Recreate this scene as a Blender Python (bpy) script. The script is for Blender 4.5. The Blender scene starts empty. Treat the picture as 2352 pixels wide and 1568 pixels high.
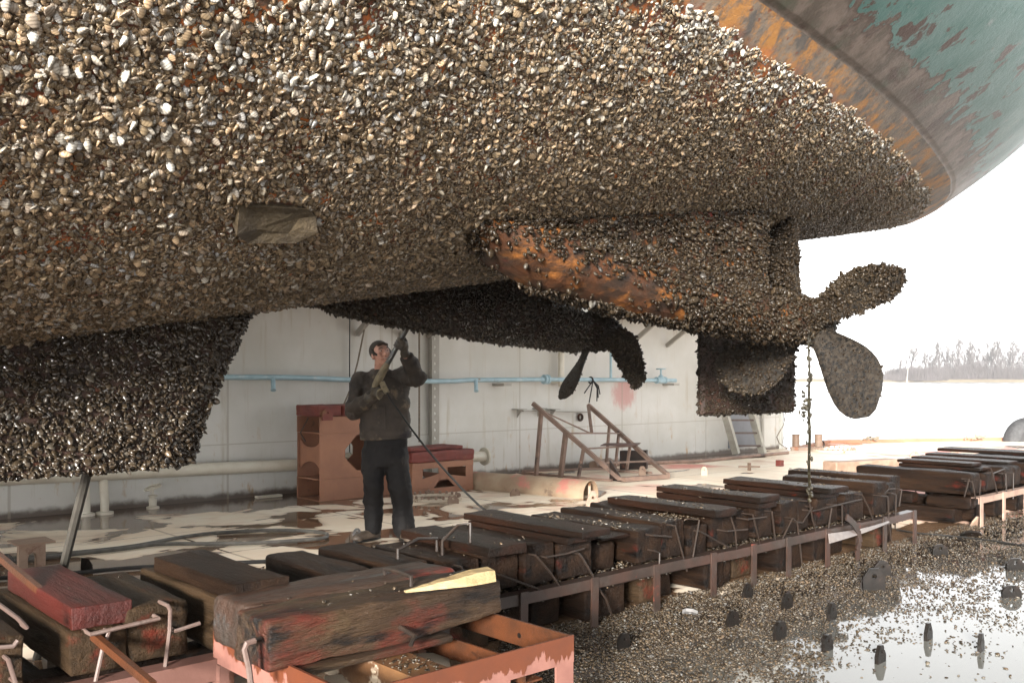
import bpy, bmesh, math, random
import numpy as np
from mathutils import Vector, Matrix, noise as mnoise
from mathutils.bvhtree import BVHTree
R = math.radians
random.seed(7)
rng = np.random.default_rng(7)
scene = bpy.context.scene
C = scene.collection

# ---------------------------------------------------------------- camera, sky, sun, exposure
F, CX, HY, H = 2150.0, 1176.0, 870.0, 1.45        # focal length and horizon of the photograph (2352 px wide), eye height
cam_d = bpy.data.cameras.new("camera")
cam = bpy.data.objects.new("camera", cam_d); C.objects.link(cam)
cam.location = (0, 0, H); cam.rotation_euler = (R(90), 0, 0)
cam_d.sensor_width = 36; cam_d.lens = 36 * F / 2352; cam_d.shift_y = (HY - 784) / 2352
cam_d.clip_start = 0.05; cam_d.clip_end = 5000
scene.camera = cam

SUN_EL, SUN_AZ = 12.0, 196.0                        # low, behind the photographer
world = bpy.data.worlds.new("World"); scene.world = world; world.use_nodes = True
wn = world.node_tree.nodes; wl = world.node_tree.links
bg = wn["Background"]
sky = wn.new("ShaderNodeTexSky"); sky.sky_type = 'NISHITA'; sky.sun_disc = False
sky.sun_elevation = R(SUN_EL); sky.sun_rotation = R(SUN_AZ); sky.air_density = 1.0; sky.dust_density = 0.3; sky.ozone_density = 1.0
hs = wn.new("ShaderNodeHueSaturation"); hs.inputs['Saturation'].default_value = 0.05
wl.new(sky.outputs[0], hs.inputs['Color']); wl.new(hs.outputs[0], bg.inputs[0])
bg.inputs[1].default_value = 0.08

sd = bpy.data.lights.new("sun", 'SUN'); sd.energy = 3.2; sd.angle = R(10); sd.color = (1.0, 0.96, 0.9)
sun = bpy.data.objects.new("sun", sd); C.objects.link(sun)
_s = Vector((math.sin(R(SUN_AZ)) * math.cos(R(SUN_EL)), math.cos(R(SUN_AZ)) * math.cos(R(SUN_EL)), math.sin(R(SUN_EL))))
sun.rotation_euler = _s.to_track_quat('Z', 'Y').to_euler(); sun.location = _s * 50
vs = scene.view_settings
vs.view_transform = 'Standard'; vs.look = 'None'; vs.gamma = 1.0; vs.exposure = 2.7; vs.use_curve_mapping = False
HAZE = 0.0002
scene.cycles.max_bounces = 6; scene.cycles.use_denoising = True

# ---------------------------------------------------------------- layout helpers
A = math.atan2(F, 2375.0)
EU = Vector((math.cos(A), math.sin(A), 0)); EV = Vector((-math.sin(A), math.cos(A), 0)); EZ = Vector((0, 0, 1))
def uv(u, v, z=0.0): return EU * u + EV * v + EZ * z
def at(x, y, d): return Vector(((x - CX) / F * d, d, H - (y - HY) / F * d))
def onz(x, y, z=0.0): return at(x, y, (H - z) * F / (y - HY))
def onv(x, y, v): return at(x, y, v / (EV.y + EV.x * (x - CX) / F))
def toUV(p): return p.dot(EU), p.dot(EV)
def proj(p): return CX + F * p.x / p.y, HY - F * (p.z - H) / p.y

ABS = {}
class MB:
    def __init__(s): s.v = []; s.f = []
    def add(s, V, Fs):
        o = len(s.v); s.v += [Vector(p) for p in V]; s.f += [tuple(i + o for i in f) for f in Fs]; return s
    def box(s, c, ax, ay, az):                      # ax, ay, az: half-extent vectors
        c = Vector(c); V = [c + ax * i + ay * j + az * k for i in (-1, 1) for j in (-1, 1) for k in (-1, 1)]
        return s.add(V, [(0, 1, 3, 2), (4, 6, 7, 5), (0, 4, 5, 1), (2, 3, 7, 6), (0, 2, 6, 4), (1, 5, 7, 3)])
    def bx(s, u0, u1, v0, v1, z0, z1):
        return s.box(uv((u0 + u1) / 2, (v0 + v1) / 2, (z0 + z1) / 2), EU * ((u1 - u0) / 2), EV * ((v1 - v0) / 2), EZ * ((z1 - z0) / 2))
    def bar(s, p, q, w, h=None, up=None):           # rectangular bar from p to q
        p = Vector(p); q = Vector(q); d = (q - p); L = d.length; d = d / L
        up = Vector(up) if up is not None else (EZ if abs(d.z) < .9 else EU)
        sx = d.cross(up).normalized(); sz = sx.cross(d).normalized()
        return s.box((p + q) / 2, d * (L / 2), sx * (w / 2), sz * ((h or w) / 2))
    def rbox(s, c, ax, ay, az, half, r=.015, n=(10, 4, 4), amp=0.0, sc=6.0, seed=0, mod=None):   # worn, rounded timber
        c = Vector(c); base = len(s.v); idx = {}
        def cs(h, k):
            inner = np.linspace(-h + r, h - r, k + 1).tolist()
            return [-h, -h + r * .35] + inner + [h - r * .35, h]
        gx, gy, gz = (cs(half[i], n[i]) for i in range(3)); hx, hy, hz = half
        off = Vector((seed * 3.17, seed * 1.71, seed * 2.33))
        def V(i, j, k):
            key = (i, j, k)
            if key in idx: return idx[key]
            p = Vector((gx[i], gy[j], gz[k]))
            q = Vector((max(-hx + r, min(hx - r, p.x)), max(-hy + r, min(hy - r, p.y)), max(-hz + r, min(hz - r, p.z))))
            d = p - q; nn = d.normalized() if d.length > 1e-9 else Vector((0, 0, 0))
            p = q + nn * r
            if mod: p = mod(p)
            w = ax * p.x + ay * p.y + az * p.z
            if amp:
                ns = mnoise.noise(Vector((p.x * sc * .5, p.y * sc, p.z * sc)) + off) + .5 * mnoise.noise(Vector((p.x * sc * 1.3, p.y * sc * 4, p.z * sc * 4)) + off)
                w += (ax * nn.x + ay * nn.y + az * nn.z) * (ns * amp)
            s.v.append(c + w); idx[key] = len(s.v) - 1; return idx[key]
        I, J, K = len(gx) - 1, len(gy) - 1, len(gz) - 1
        for i in range(I):
            for j in range(J):
                s.f.append((V(i, j, 0), V(i, j + 1, 0), V(i + 1, j + 1, 0), V(i + 1, j, 0)))
                s.f.append((V(i, j, K), V(i + 1, j, K), V(i + 1, j + 1, K), V(i, j + 1, K)))
        for i in range(I):
            for k in range(K):
                s.f.append((V(i, 0, k), V(i + 1, 0, k), V(i + 1, 0, k + 1), V(i, 0, k + 1)))
                s.f.append((V(i, J, k), V(i, J, k + 1), V(i + 1, J, k + 1), V(i + 1, J, k)))
        for j in range(J):
            for k in range(K):
                s.f.append((V(0, j, k), V(0, j, k + 1), V(0, j + 1, k + 1), V(0, j + 1, k)))
                s.f.append((V(I, j, k), V(I, j + 1, k), V(I, j + 1, k + 1), V(I, j, k + 1)))
        return s
    def loft(s, rings, caps=True):
        o = len(s.v); n = len(rings[0])
        for r in rings: s.v += [Vector(p) for p in r]
        for i in range(len(rings) - 1):
            for j in range(n):
                a = o + i * n + j; b = o + i * n + (j + 1) % n
                s.f.append((a, b, b + n, a + n))
        if caps:
            s.f.append(tuple(o + j for j in reversed(range(n)))); e = o + (len(rings) - 1) * n
            s.f.append(tuple(e + j for j in range(n)))
        return s
    def tube(s, pts, r, n=8, caps=True):
        pts = [Vector(p) for p in pts]; m = len(pts); rr = r if isinstance(r, (list, tuple)) else [r] * m
        T = []
        for i in range(m):
            d = pts[min(i + 1, m - 1)] - pts[max(i - 1, 0)]
            T.append(d.normalized() if d.length > 1e-9 else Vector((0, 0, 1)))
        x = T[0].orthogonal().normalized(); rings = []
        for i in range(m):
            x = (x - T[i] * x.dot(T[i])); x = x.normalized() if x.length > 1e-6 else T[i].orthogonal().normalized()
            y = T[i].cross(x)
            rings.append([pts[i] + (x * math.cos(a) + y * math.sin(a)) * rr[i] for a in (2 * math.pi * k / n for k in range(n))])
        return s.loft(rings, caps)
    def lathe(s, o, ax, prof, n=16, caps=True):
        o = Vector(o); ax = Vector(ax).normalized(); x = ax.orthogonal().normalized(); y = ax.cross(x)
        return s.loft([[o + ax * h + (x * math.cos(a) + y * math.sin(a)) * max(r, 1e-4) for a in (2 * math.pi * k / n for k in range(n))] for r, h in prof], caps)
    def torus(s, o, ax, R0, r, n=32, m=8, a0=0, a1=2 * math.pi, x=None):
        o = Vector(o); ax = Vector(ax).normalized(); x = Vector(x).normalized() if x is not None else ax.orthogonal().normalized(); y = ax.cross(x)
        full = abs(a1 - a0 - 2 * math.pi) < 1e-6; rings = []
        for k in range(n + (0 if full else 1)):
            a = a0 + (a1 - a0) * k / n; e = x * math.cos(a) + y * math.sin(a)
            rings.append([o + e * (R0 + r * math.cos(b)) + ax * (r * math.sin(b)) for b in (2 * math.pi * q / m for q in range(m))])
        if full: rings.append(rings[0])
        return s.loft(rings, not full)
    def prism(s, poly, ex):
        ex = Vector(ex); n = len(poly); o = len(s.v)
        s.v += [Vector(p) for p in poly] + [Vector(p) + ex for p in poly]
        s.f.append(tuple(o + i for i in reversed(range(n)))); s.f.append(tuple(o + n + i for i in range(n)))
        for i in range(n): j = (i + 1) % n; s.f.append((o + i, o + j, o + n + j, o + n + i))
        return s
    def holed(s, poly2, hole, r, fr, t, nh=14):     # plate outline poly2 (2-D) with a round hole; fr = (origin, x, y, normal)
        o, ex, ey, en = fr; hx, hy = hole; n = len(poly2)
        angs = sorted([math.atan2(p[1] - hy, p[0] - hx) for p in poly2] + [-math.pi + 2 * math.pi * (k + .5) / nh for k in range(nh)])
        def hit(a):
            dx, dy = math.cos(a), math.sin(a); best = 9
            for i in range(n):
                x1, y1 = poly2[i]; x2, y2 = poly2[(i + 1) % n]; ex_, ey_ = x2 - x1, y2 - y1
                den = dx * ey_ - dy * ex_
                if abs(den) < 1e-9: continue
                tt = ((x1 - hx) * ey_ - (y1 - hy) * ex_) / den; q = ((x1 - hx) * dy - (y1 - hy) * dx) / den
                if tt > 0 and -1e-6 <= q <= 1 + 1e-6: best = min(best, tt)
            return best
        out = [(hx + math.cos(a) * hit(a), hy + math.sin(a) * hit(a)) for a in angs]; inn = [(hx + math.cos(a) * r, hy + math.sin(a) * r) for a in angs]
        m = len(angs); b = len(s.v)
        for z in (-t / 2, t / 2):
            for L in (out, inn): s.v += [o + ex * p[0] + ey * p[1] + en * z for p in L]
        for i in range(m):
            j = (i + 1) % m; O0, I0, O1, I1 = b, b + m, b + 2 * m, b + 3 * m
            s.f += [(O0 + i, I0 + i, I0 + j, O0 + j), (O1 + i, O1 + j, I1 + j, I1 + i), (O0 + i, O0 + j, O1 + j, O1 + i), (I0 + i, I1 + i, I1 + j, I0 + j)]
        return s
    def ell(s, c, rad, M=None, n=16, m=10):
        c = Vector(c); M = M or Matrix.Identity(3); rings = []
        for i in range(m + 1):
            ph = math.pi * i / m; sp = max(math.sin(ph), 1e-3); cp = math.cos(ph)
            rings.append([c + M @ Vector((rad[0] * sp * math.cos(a), rad[1] * sp * math.sin(a), -rad[2] * cp)) for a in (2 * math.pi * k / n for k in range(n))])
        return s.loft(rings)
    def mesh(s, name, mat=None, off=Vector((0, 0, 0)), smooth=False):
        me = bpy.data.meshes.new(name); me.from_pydata([tuple(p - off) for p in s.v], [], s.f)
        bm = bmesh.new(); bm.from_mesh(me); bmesh.ops.recalc_face_normals(bm, faces=bm.faces); bm.to_mesh(me); bm.free()
        if mat: me.materials.append(mat)
        if smooth:
            me.polygons.foreach_set("use_smooth", [True] * len(me.polygons))
            try: me.set_sharp_from_angle(angle=R(42))
            except Exception: pass
        me.update(); return me
    def build(s, name, mat, parent=None, smooth=False, loc=None):
        """one mesh object; vertices given in world space; a top-level mesh gets its origin at loc"""
        L = ABS[parent.name] if parent else Vector(loc if loc is not None else (0, 0, 0))
        return link(name, s.mesh(name, mat, L, smooth), parent, L)

def link(name, me, parent, L):
    o = bpy.data.objects.new(name, me); C.objects.link(o)
    if parent: o.parent = parent
    else: o.location = L
    ABS[o.name] = Vector(L); return o
def tag(o, label=None, cat=None, group=None, kind=None):
    if label: o['label'] = label
    if cat: o['category'] = cat
    if group: o['group'] = group
    if kind: o['kind'] = kind
    return o
def thing(name, loc, label, cat, group=None):
    o = bpy.data.objects.new(name, None); C.objects.link(o); o.location = loc; o.empty_display_size = .1
    ABS[o.name] = Vector(loc); return tag(o, label, cat, group)
def copy_tree(o, loc=None, rot=None, scale=None, label=None):
    def rec(a, par):
        b = a.copy(); C.objects.link(b)
        if par: b.parent = par
        for ch in a.children: rec(ch, b)
        return b
    c = rec(o, None)
    if loc is not None: c.location = loc
    if rot is not None: c.rotation_euler = rot
    if scale is not None: c.scale = scale
    if label: c['label'] = label
    return c
ORD = "first second third fourth fifth sixth seventh eighth ninth tenth eleventh twelfth thirteenth fourteenth fifteenth sixteenth seventeenth eighteenth nineteenth twentieth".split()
def ordinal(i):
    if i < 20: return ORD[i]
    t = {2: "twenty", 3: "thirty", 4: "forty"}
    k = i + 1
    if k % 10 == 0: return {30: "thirtieth", 40: "fortieth"}[k]
    return t[k // 10] + "-" + ORD[k % 10 - 1]

def remesh(mb, voxel, smooth=2, sfac=.5):           # fuse overlapping closed shapes into one continuous surface
    me = mb.mesh("tmp"); o = bpy.data.objects.new("tmp", me); C.objects.link(o)
    m = o.modifiers.new("r", 'REMESH'); m.mode = 'VOXEL'; m.voxel_size = voxel
    if smooth:
        q = o.modifiers.new("s", 'SMOOTH'); q.factor = sfac; q.iterations = smooth
    dg = bpy.context.evaluated_depsgraph_get(); dg.update()
    e = o.evaluated_get(dg); m2 = bpy.data.meshes.new_from_object(e)
    bpy.data.objects.remove(o); bpy.data.meshes.remove(me); return m2
def place_mesh(me, name, mat, parent, fn=None, smooth=True):
    L = ABS[parent.name]; n = len(me.vertices); co = np.empty(n * 3, 'f'); me.vertices.foreach_get('co', co); co = co.reshape(-1, 3)
    if fn: co = fn(co, me)
    co = co - np.array(L, 'f'); me.vertices.foreach_set('co', co.ravel().astype('f'))
    me.materials.clear(); me.materials.append(mat); me.name = name
    me.polygons.foreach_set("use_smooth", [smooth] * len(me.polygons)); me.update()
    return link(name, me, parent, L)

# ---------------------------------------------------------------- materials
def newmat(name):
    m = bpy.data.materials.new(name); m.use_nodes = True; nt = m.node_tree
    return m, nt, nt.nodes["Principled BSDF"]
def N(nt, t, **kw):
    n = nt.nodes.new(t)
    for k, v in kw.items(): setattr(n, k, v)
    return n
def coords(nt, kind='Object', scale=(1, 1, 1), rot=(0, 0, 0), loc=(0, 0, 0)):
    tc = N(nt, "ShaderNodeTexCoord"); mp = N(nt, "ShaderNodeMapping"); src = tc.outputs[kind]
    if rot != (0, 0, 0) and scale != (1, 1, 1):      # rotate first, then stretch
        m0 = N(nt, "ShaderNodeMapping"); nt.links.new(src, m0.inputs[0]); m0.inputs['Rotation'].default_value = rot; src = m0.outputs[0]; rot = (0, 0, 0)
    nt.links.new(src, mp.inputs[0]); mp.inputs['Scale'].default_value = scale; mp.inputs['Rotation'].default_value = rot; mp.inputs['Location'].default_value = loc
    return mp.outputs[0]
def noise(nt, vec, scale, detail=6, rough=.6, dist=0.0):
    n = N(nt, "ShaderNodeTexNoise"); n.inputs['Scale'].default_value = scale; n.inputs['Detail'].default_value = detail
    n.inputs['Roughness'].default_value = rough; n.inputs['Distortion'].default_value = dist
    if vec is not None: nt.links.new(vec, n.inputs['Vector'])
    return n.outputs['Fac']
def ss(nt, val, lo, hi):                            # smooth step
    n = N(nt, "ShaderNodeMapRange"); n.interpolation_type = 'SMOOTHSTEP'
    n.inputs['From Min'].default_value = lo; n.inputs['From Max'].default_value = hi
    nt.links.new(val, n.inputs['Value']); return n.outputs[0]
def math_(nt, op, a, b=None):
    n = N(nt, "ShaderNodeMath", operation=op)
    for i, x in enumerate((a, b)):
        if x is None: continue
        if isinstance(x, (int, float)): n.inputs[i].default_value = x
        else: nt.links.new(x, n.inputs[i])
    return n.outputs[0]
def mixc(nt, fac, a, b):
    n = N(nt, "ShaderNodeMix", data_type='RGBA')
    for s_, x in ((n.inputs[0], fac), (n.inputs[6], a), (n.inputs[7], b)):
        if isinstance(x, (int, float)): s_.default_value = x
        elif isinstance(x, tuple): s_.default_value = (*x, 1)
        else: nt.links.new(x, s_)
    return n.outputs[2]
def mixf(nt, fac, a, b):
    n = N(nt, "ShaderNodeMix", data_type='FLOAT')
    for s_, x in ((n.inputs[0], fac), (n.inputs[2], a), (n.inputs[3], b)):
        if isinstance(x, (int, float)): s_.default_value = x
        else: nt.links.new(x, s_)
    return n.outputs[0]
def bump(nt, bs, h, strength=.3, dist=.01):
    b = N(nt, "ShaderNodeBump"); b.inputs['Strength'].default_value = strength; b.inputs['Distance'].default_value = dist
    nt.links.new(h, b.inputs['Height']); nt.links.new(b.outputs[0], bs.inputs['Normal'])
def surf(name, c1, c2, scale=6, stretch=(1, 1, 1), rough=.6, patches=(), bmp=(.3, .01, 40), spec=.5, coat=0.0, rot=0.0, metal=0.0):
    """base of two colours blended by noise, then patches (colour, scale, lo, hi, roughness, stretch)"""
    m, nt, bs = newmat(name); v = coords(nt, scale=stretch, rot=(0, 0, rot))
    col = mixc(nt, ss(nt, noise(nt, v, scale), .35, .68), c1, c2); ro = rough
    for i, (pc, ps, lo, hi, pr, pst) in enumerate(patches):
        pv = coords(nt, scale=pst, rot=(0, 0, rot), loc=(i * 3.1 + 1, i * 1.7, i * 2.3))
        f = ss(nt, noise(nt, pv, ps, 8, .65), lo, hi); col = mixc(nt, f, col, pc); ro = mixf(nt, f, ro, pr)
    nt.links.new(col, bs.inputs['Base Color'])
    if isinstance(ro, (int, float)): bs.inputs['Roughness'].default_value = ro
    else: nt.links.new(ro, bs.inputs['Roughness'])
    bs.inputs['Specular IOR Level'].default_value = spec; bs.inputs['Metallic'].default_value = metal
    if coat: bs.inputs['Coat Weight'].default_value = coat; bs.inputs['Coat Roughness'].default_value = .12
    if bmp: bump(nt, bs, noise(nt, v, bmp[2], 6, .7), bmp[0], bmp[1])
    return m
def plain(name, c, rough=.6, **k): return surf(name, c, tuple(x * .8 for x in c), 5, rough=rough, bmp=(.15, .005, 30), **k)

GV, GU = (1, .12, 1), (.12, 1, 1)                   # grain along the ship's beam / along the dock
M_wood = surf("wet_dark_timber", (0.006357, 0.003672, 0.002475), (0.01907, 0.009792, 0.005304), 9, GV, .5, [((0.05827, 0.00816, 0.00495), 3.2, .63, .74, .45, (1, .4, 1)), ((0.003178, 0.002448, 0.002122), 9, .52, .68, .3, GV), ((0.03708, 0.02244, 0.01414), 30, .66, .74, .6, GV)], (1.0, .022, 48), coat=.0, rot=-A, spec=.08)
M_wood_l = surf("brown_timber", (0.01872, 0.01159, 0.00624), (0.03869, 0.02318, 0.01248), 9, GV, .55, [((0.07488, 0.01214, 0.00672), 2.8, .58, .7, .5, (1, .5, 1)), ((0.007488, 0.00552, 0.00384), 8, .55, .7, .4, GV)], (1.0, .02, 40), rot=-A, spec=.08)
M_wood_r = surf("red_painted_timber", (0.04649, 0.006498, 0.004285), (0.02657, 0.005501, 0.00375), 5, GV, .5, [((0.00775, 0.005501, 0.004018), 5, .5, .66, .4, (1, .3, 1)), ((0.002657, 0.0025, 0.002678), 12, .6, .72, .3, GV)], (.9, .018, 26), rot=-A, spec=.2)
M_wood_k = surf("black_soaked_plank", (0.004769, 0.003534, 0.002693), (0.01431, 0.006283, 0.003703), 9, GV, .42, [((0.05722, 0.007069, 0.003366), 4, .62, .74, .4, (1, .4, 1))], (1.0, .018, 60), rot=-A, spec=.08)
M_charred = surf("rotten_red_timber", (.038, .022, .012), (.02, .013, .009), 7, GU, .5, [((.07, .014, .009), 4, .5, .68, .45, (.4, 1, 1)), ((.052, .034, .017), 2.6, .5, .66, .5, (.6, 1, 1)), ((.006, .005, .0045), 9, .52, .66, .45, (.25, 1, 1)), ((.10, .08, .055), 40, .68, .74, .6, (.3, 1, 1))], (1.0, .05, 16), rot=-A, spec=.2)
M_pale = surf("fresh_split_wood", (0.2673, 0.2025, 0.1053), (0.2025, 0.1417, 0.0648), 16, (.12, 1, 1), .6, [((0.081, 0.0486, 0.0162), 5, .6, .7, .6, (.2, 1, 1))], (.9, .012, 40), rot=-.25)
M_redblk = surf("faded_red_timber", (0.1658, 0.03188, 0.02231), (0.1084, 0.0255, 0.01912), 5, (1, 1, 1), .65, [((0.1913, 0.09563, 0.04462), 4, .58, .68, .7, (1, 1, 1))], (.6, .01, 20))
M_steel = surf("dark_rusty_steel", (0.0108, 0.0072, 0.0054), (0.027, 0.0132, 0.0084), 8, (1, 1, 1), .45, [((0.096, 0.03, 0.012), 4, .6, .72, .6, (1, 1, 1))], (.4, .008, 50), coat=.0, spec=.25)
M_pink = surf("pink_primer_on_steel", (0.1035, 0.04882, 0.03772), (0.08797, 0.03983, 0.02991), 5, (1, 1, 1), .55, [((0.03107, 0.01028, 0.004681), 4.5, .56, .6, .5, (1, 1, .6)), ((0.01035, 0.006425, 0.005202), 10, .66, .7, .5, (1, 1, 1))], (.3, .006, 40))
M_rust = surf("wet_orange_rust", (0.063, 0.021, 0.0084), (0.0315, 0.01344, 0.00714), 6, (1, 1, 1), .4, [((0.105, 0.0378, 0.0105), 5, .62, .74, .5, (1, 1, 1)), ((0.0126, 0.0084, 0.0063), 6, .6, .72, .3, (1, 1, 1))], (.4, .008, 60), coat=.0, spec=.25)
M_brown = surf("brown_primer_steel", (0.2995, 0.1355, 0.07595), (0.2474, 0.1119, 0.0651), 4, (1, 1, 1), .6, [((0.4297, 0.1767, 0.0651), 6, .66, .74, .7, (1, 1, 1)), ((0.1042, 0.0589, 0.0434), 5, .64, .74, .6, (1, 1, 1))], (.2, .006, 40))
M_cream = surf("cream_painted_plate", (.52, .44, .34), (.44, .36, .27), 4, (1, 1, 1), .55, [((.17, .08, .035), 3.5, .56, .62, .5, (1, 1, 1))], (.2, .006, 40))
M_lug = surf("wet_black_steel", (0.0044, 0.00385, 0.0033), (0.011, 0.0077, 0.00605), 9, (1, 1, 1), .35, [((0.0275, 0.01375, 0.00825), 8, .6, .72, .5, (1, 1, 1))], (.35, .006, 60), spec=.3)
M_lugl = surf("dry_brown_steel", (0.234, 0.162, 0.117), (0.18, 0.1125, 0.0765), 8, (1, 1, 1), .6, [((0.117, 0.054, 0.0315), 8, .58, .7, .6, (1, 1, 1))], (.3, .006, 60))
M_staple = surf("rusty_iron_rod", (0.01411, 0.01077, 0.00882), (0.02419, 0.01556, 0.01134), 14, (1, 1, 1), .4, [((0.04032, 0.02873, 0.0252), 9, .6, .7, .5, (1, 1, 1))], (.4, .004, 90), coat=.0, spec=.25)
M_staplel = surf("pink_iron_rod", (0.09376, 0.06615, 0.05611), (0.0729, 0.043, 0.03367), 10, (1, 1, 1), .55, [((0.03125, 0.01985, 0.01496), 9, .6, .7, .5, (1, 1, 1))], (.4, .004, 90))
M_pipe = surf("cream_pipe_paint", (.6, .56, .47), (.52, .47, .38), 4, (1, 1, 1), .3, [((.2, .09, .04), 9, .68, .74, .6, (1, 1, 1))], (.1, .004, 40))
M_blue = surf("pale_blue_paint", (.30, .43, .49), (.38, .52, .58), 6, (1, 1, 1), .4, [((.22, .15, .10), 9, .64, .72, .6, (1, 1, 1)), ((.5, .56, .58), 5, .58, .72, .4, (1, 1, 1))], (.1, .004, 40))
M_rope = surf("dirty_rope", (.22, .18, .13), (.14, .11, .08), 30, rough=.9, bmp=(.5, .005, 120))
M_hose = surf("black_rubber_hose", (0.0075, 0.0075, 0.0075), (0.015, 0.01375, 0.0125), 20, rough=.5, bmp=None, spec=.2)
M_hoseg = surf("grey_rubber_hose", (0.112, 0.105, 0.091), (0.063, 0.0595, 0.0525), 12, rough=.5, bmp=None)
M_rubber = surf("grey_tyre_rubber", (0.027, 0.027, 0.02835), (0.0432, 0.0432, 0.04455), 12, rough=.75, bmp=(.3, .01, 30))
M_weed = surf("hanging_weed", (0.01, 0.008, 0.005), (0.025, 0.02, 0.01), 30, rough=.4, bmp=None)

# ---------------------------------------------------------------- ground of the floating dock, river, far bank
def deck_material():
    m, nt, bs = newmat("painted_dock_plating"); v = coords(nt, rot=(0, 0, -A)); sp = N(nt, "ShaderNodeSeparateXYZ"); nt.links.new(v, sp.inputs[0])
    u_, v_ = sp.outputs[0], sp.outputs[1]
    dry = mixc(nt, ss(nt, noise(nt, v, 1.3), .35, .65), (.72, .59, .45), (.78, .69, .56))
    dry = mixc(nt, ss(nt, noise(nt, coords(nt, rot=(0, 0, -A), loc=(4, 2, 0)), .8, 4), .56, .7), dry, (.58, .40, .29))
    pinkf = math_(nt, 'MULTIPLY', ss(nt, noise(nt, coords(nt, rot=(0, 0, -A), loc=(9, 7, 0)), .5, 3), .52, .64), ss(nt, u_, 8.5, 11))
    dry = mixc(nt, pinkf, dry, (.6, .25, .2))
    dry = mixc(nt, ss(nt, noise(nt, v, 26, 5, .75), .62, .74), dry, (.26, .16, .1))
    def seam(c, per, off):
        fr = math_(nt, 'FRACT', math_(nt, 'DIVIDE', math_(nt, 'ADD', c, off), per)); return math_(nt, 'GREATER_THAN', math_(nt, 'ABSOLUTE', math_(nt, 'SUBTRACT', fr, .5)), .4925)
    sm = math_(nt, 'MAXIMUM', seam(u_, 1.9, .3), seam(v_, 1.25, .1))
    nz = noise(nt, coords(nt, rot=(0, 0, -A), scale=(1, 1.25, 1), loc=(2.2, .6, 0)), .75, 4, .55, .7)
    bias = math_(nt, 'ADD', math_(nt, 'MULTIPLY', ss(nt, v_, 9.3, 10.7), .14), math_(nt, 'MULTIPLY', ss(nt, u_, 6.5, 10.5), -.1))
    bias = math_(nt, 'ADD', bias, math_(nt, 'MULTIPLY', ss(nt, v_, 5.4, 4.6), .14)); bias = math_(nt, 'ADD', bias, math_(nt, 'MULTIPLY', ss(nt, u_, 7, 4), .035))
    wt = math_(nt, 'ADD', math_(nt, 'ADD', nz, bias), math_(nt, 'MULTIPLY', sm, .05))
    wet = ss(nt, wt, .514, .540); damp = ss(nt, wt, .49, .525)
    col = mixc(nt, math_(nt, 'MULTIPLY', damp, .35), dry, (.36, .24, .15)); col = mixc(nt, math_(nt, 'MULTIPLY', sm, .55), col, (.2, .12, .07))
    col = mixc(nt, wet, col, mixc(nt, noise(nt, v, 1.2), (.11, .062, .035), (.16, .10, .06)))
    nt.links.new(col, bs.inputs['Base Color']); nt.links.new(mixf(nt, wet, .62, .05), bs.inputs['Roughness'])
    h = math_(nt, 'MULTIPLY', noise(nt, v, 30, 6), mixf(nt, wet, 1, 0)); bump(nt, bs, h, .25, .006)
    return m
e1, e2, e3, e4 = onz(1826, 1034), onz(1902, 1017), onz(2352, 1010.5), uv(24, -8)
deck_poly = [uv(-12, 13.2), uv(17.8, 13.2), uv(17.8, 10.7), e1, e2, e3, e3 + (e3 - e2) * 2.2, uv(22, -14), uv(-12, -14)]
mb = MB(); mb.prism([p + EZ * -.9 for p in deck_poly], EZ * .9)
tag(mb.build("dock_deck", deck_material()), kind='structure')
# low coaming along the outer edge
mb = MB()
for a, b in ((e1, e2), (e2, e3), (e3, e3 + (e3 - e2) * 2.2)): mb.bar(a + EZ * .035, b + EZ * .035, .12, .07)
tag(mb.build("edge_coaming", M_brown, loc=e2), "low brown steel coaming along the outer edge of the dock, water behind it", "coaming")

m, nt, bs = newmat("river_water")
bs.inputs['Base Color'].default_value = (.22, .25, .25, 1); bs.inputs['Roughness'].default_value = .12; bs.inputs['IOR'].default_value = 1.33
bump(nt, bs, noise(nt, coords(nt, scale=(.5, 2.0, 1)), 1.2, 4, .6), .35, .15)
mb = MB(); mb.add([(-900, -60, -.86), (1800, -60, -.86), (1800, 1500, -.86), (-900, 1500, -.86)], [(0, 1, 2, 3)])
tag(mb.build("river_water", m), kind='structure')

# thin muddy water film lying on the near part of the deck
m, nt, bs = newmat("muddy_water_film"); v = coords(nt, rot=(0, 0, -A)); sp = N(nt, "ShaderNodeSeparateXYZ"); nt.links.new(v, sp.inputs[0])
near = ss(nt, math_(nt, 'ADD', sp.outputs[1], math_(nt, 'MULTIPLY', noise(nt, v, 1.4, 4), .9)), 2.6, 3.9)
nt.links.new(mixc(nt, near, (.13, .128, .115), (.02, .015, .011)), bs.inputs['Base Color'])
bs.inputs['IOR'].default_value = 1.36; bs.inputs['Roughness'].default_value = .03
bump(nt, bs, noise(nt, v, 9, 3), .06, .004)
mb = MB(); mb.add([uv(1.0, 3.7, .006), uv(1.0, -1.5, .006), uv(15.5, -1.5, .006), uv(15.5, 3.7, .006)], [(0, 1, 2, 3)])
tag(mb.build("puddle_water", m), kind='structure')

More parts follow.
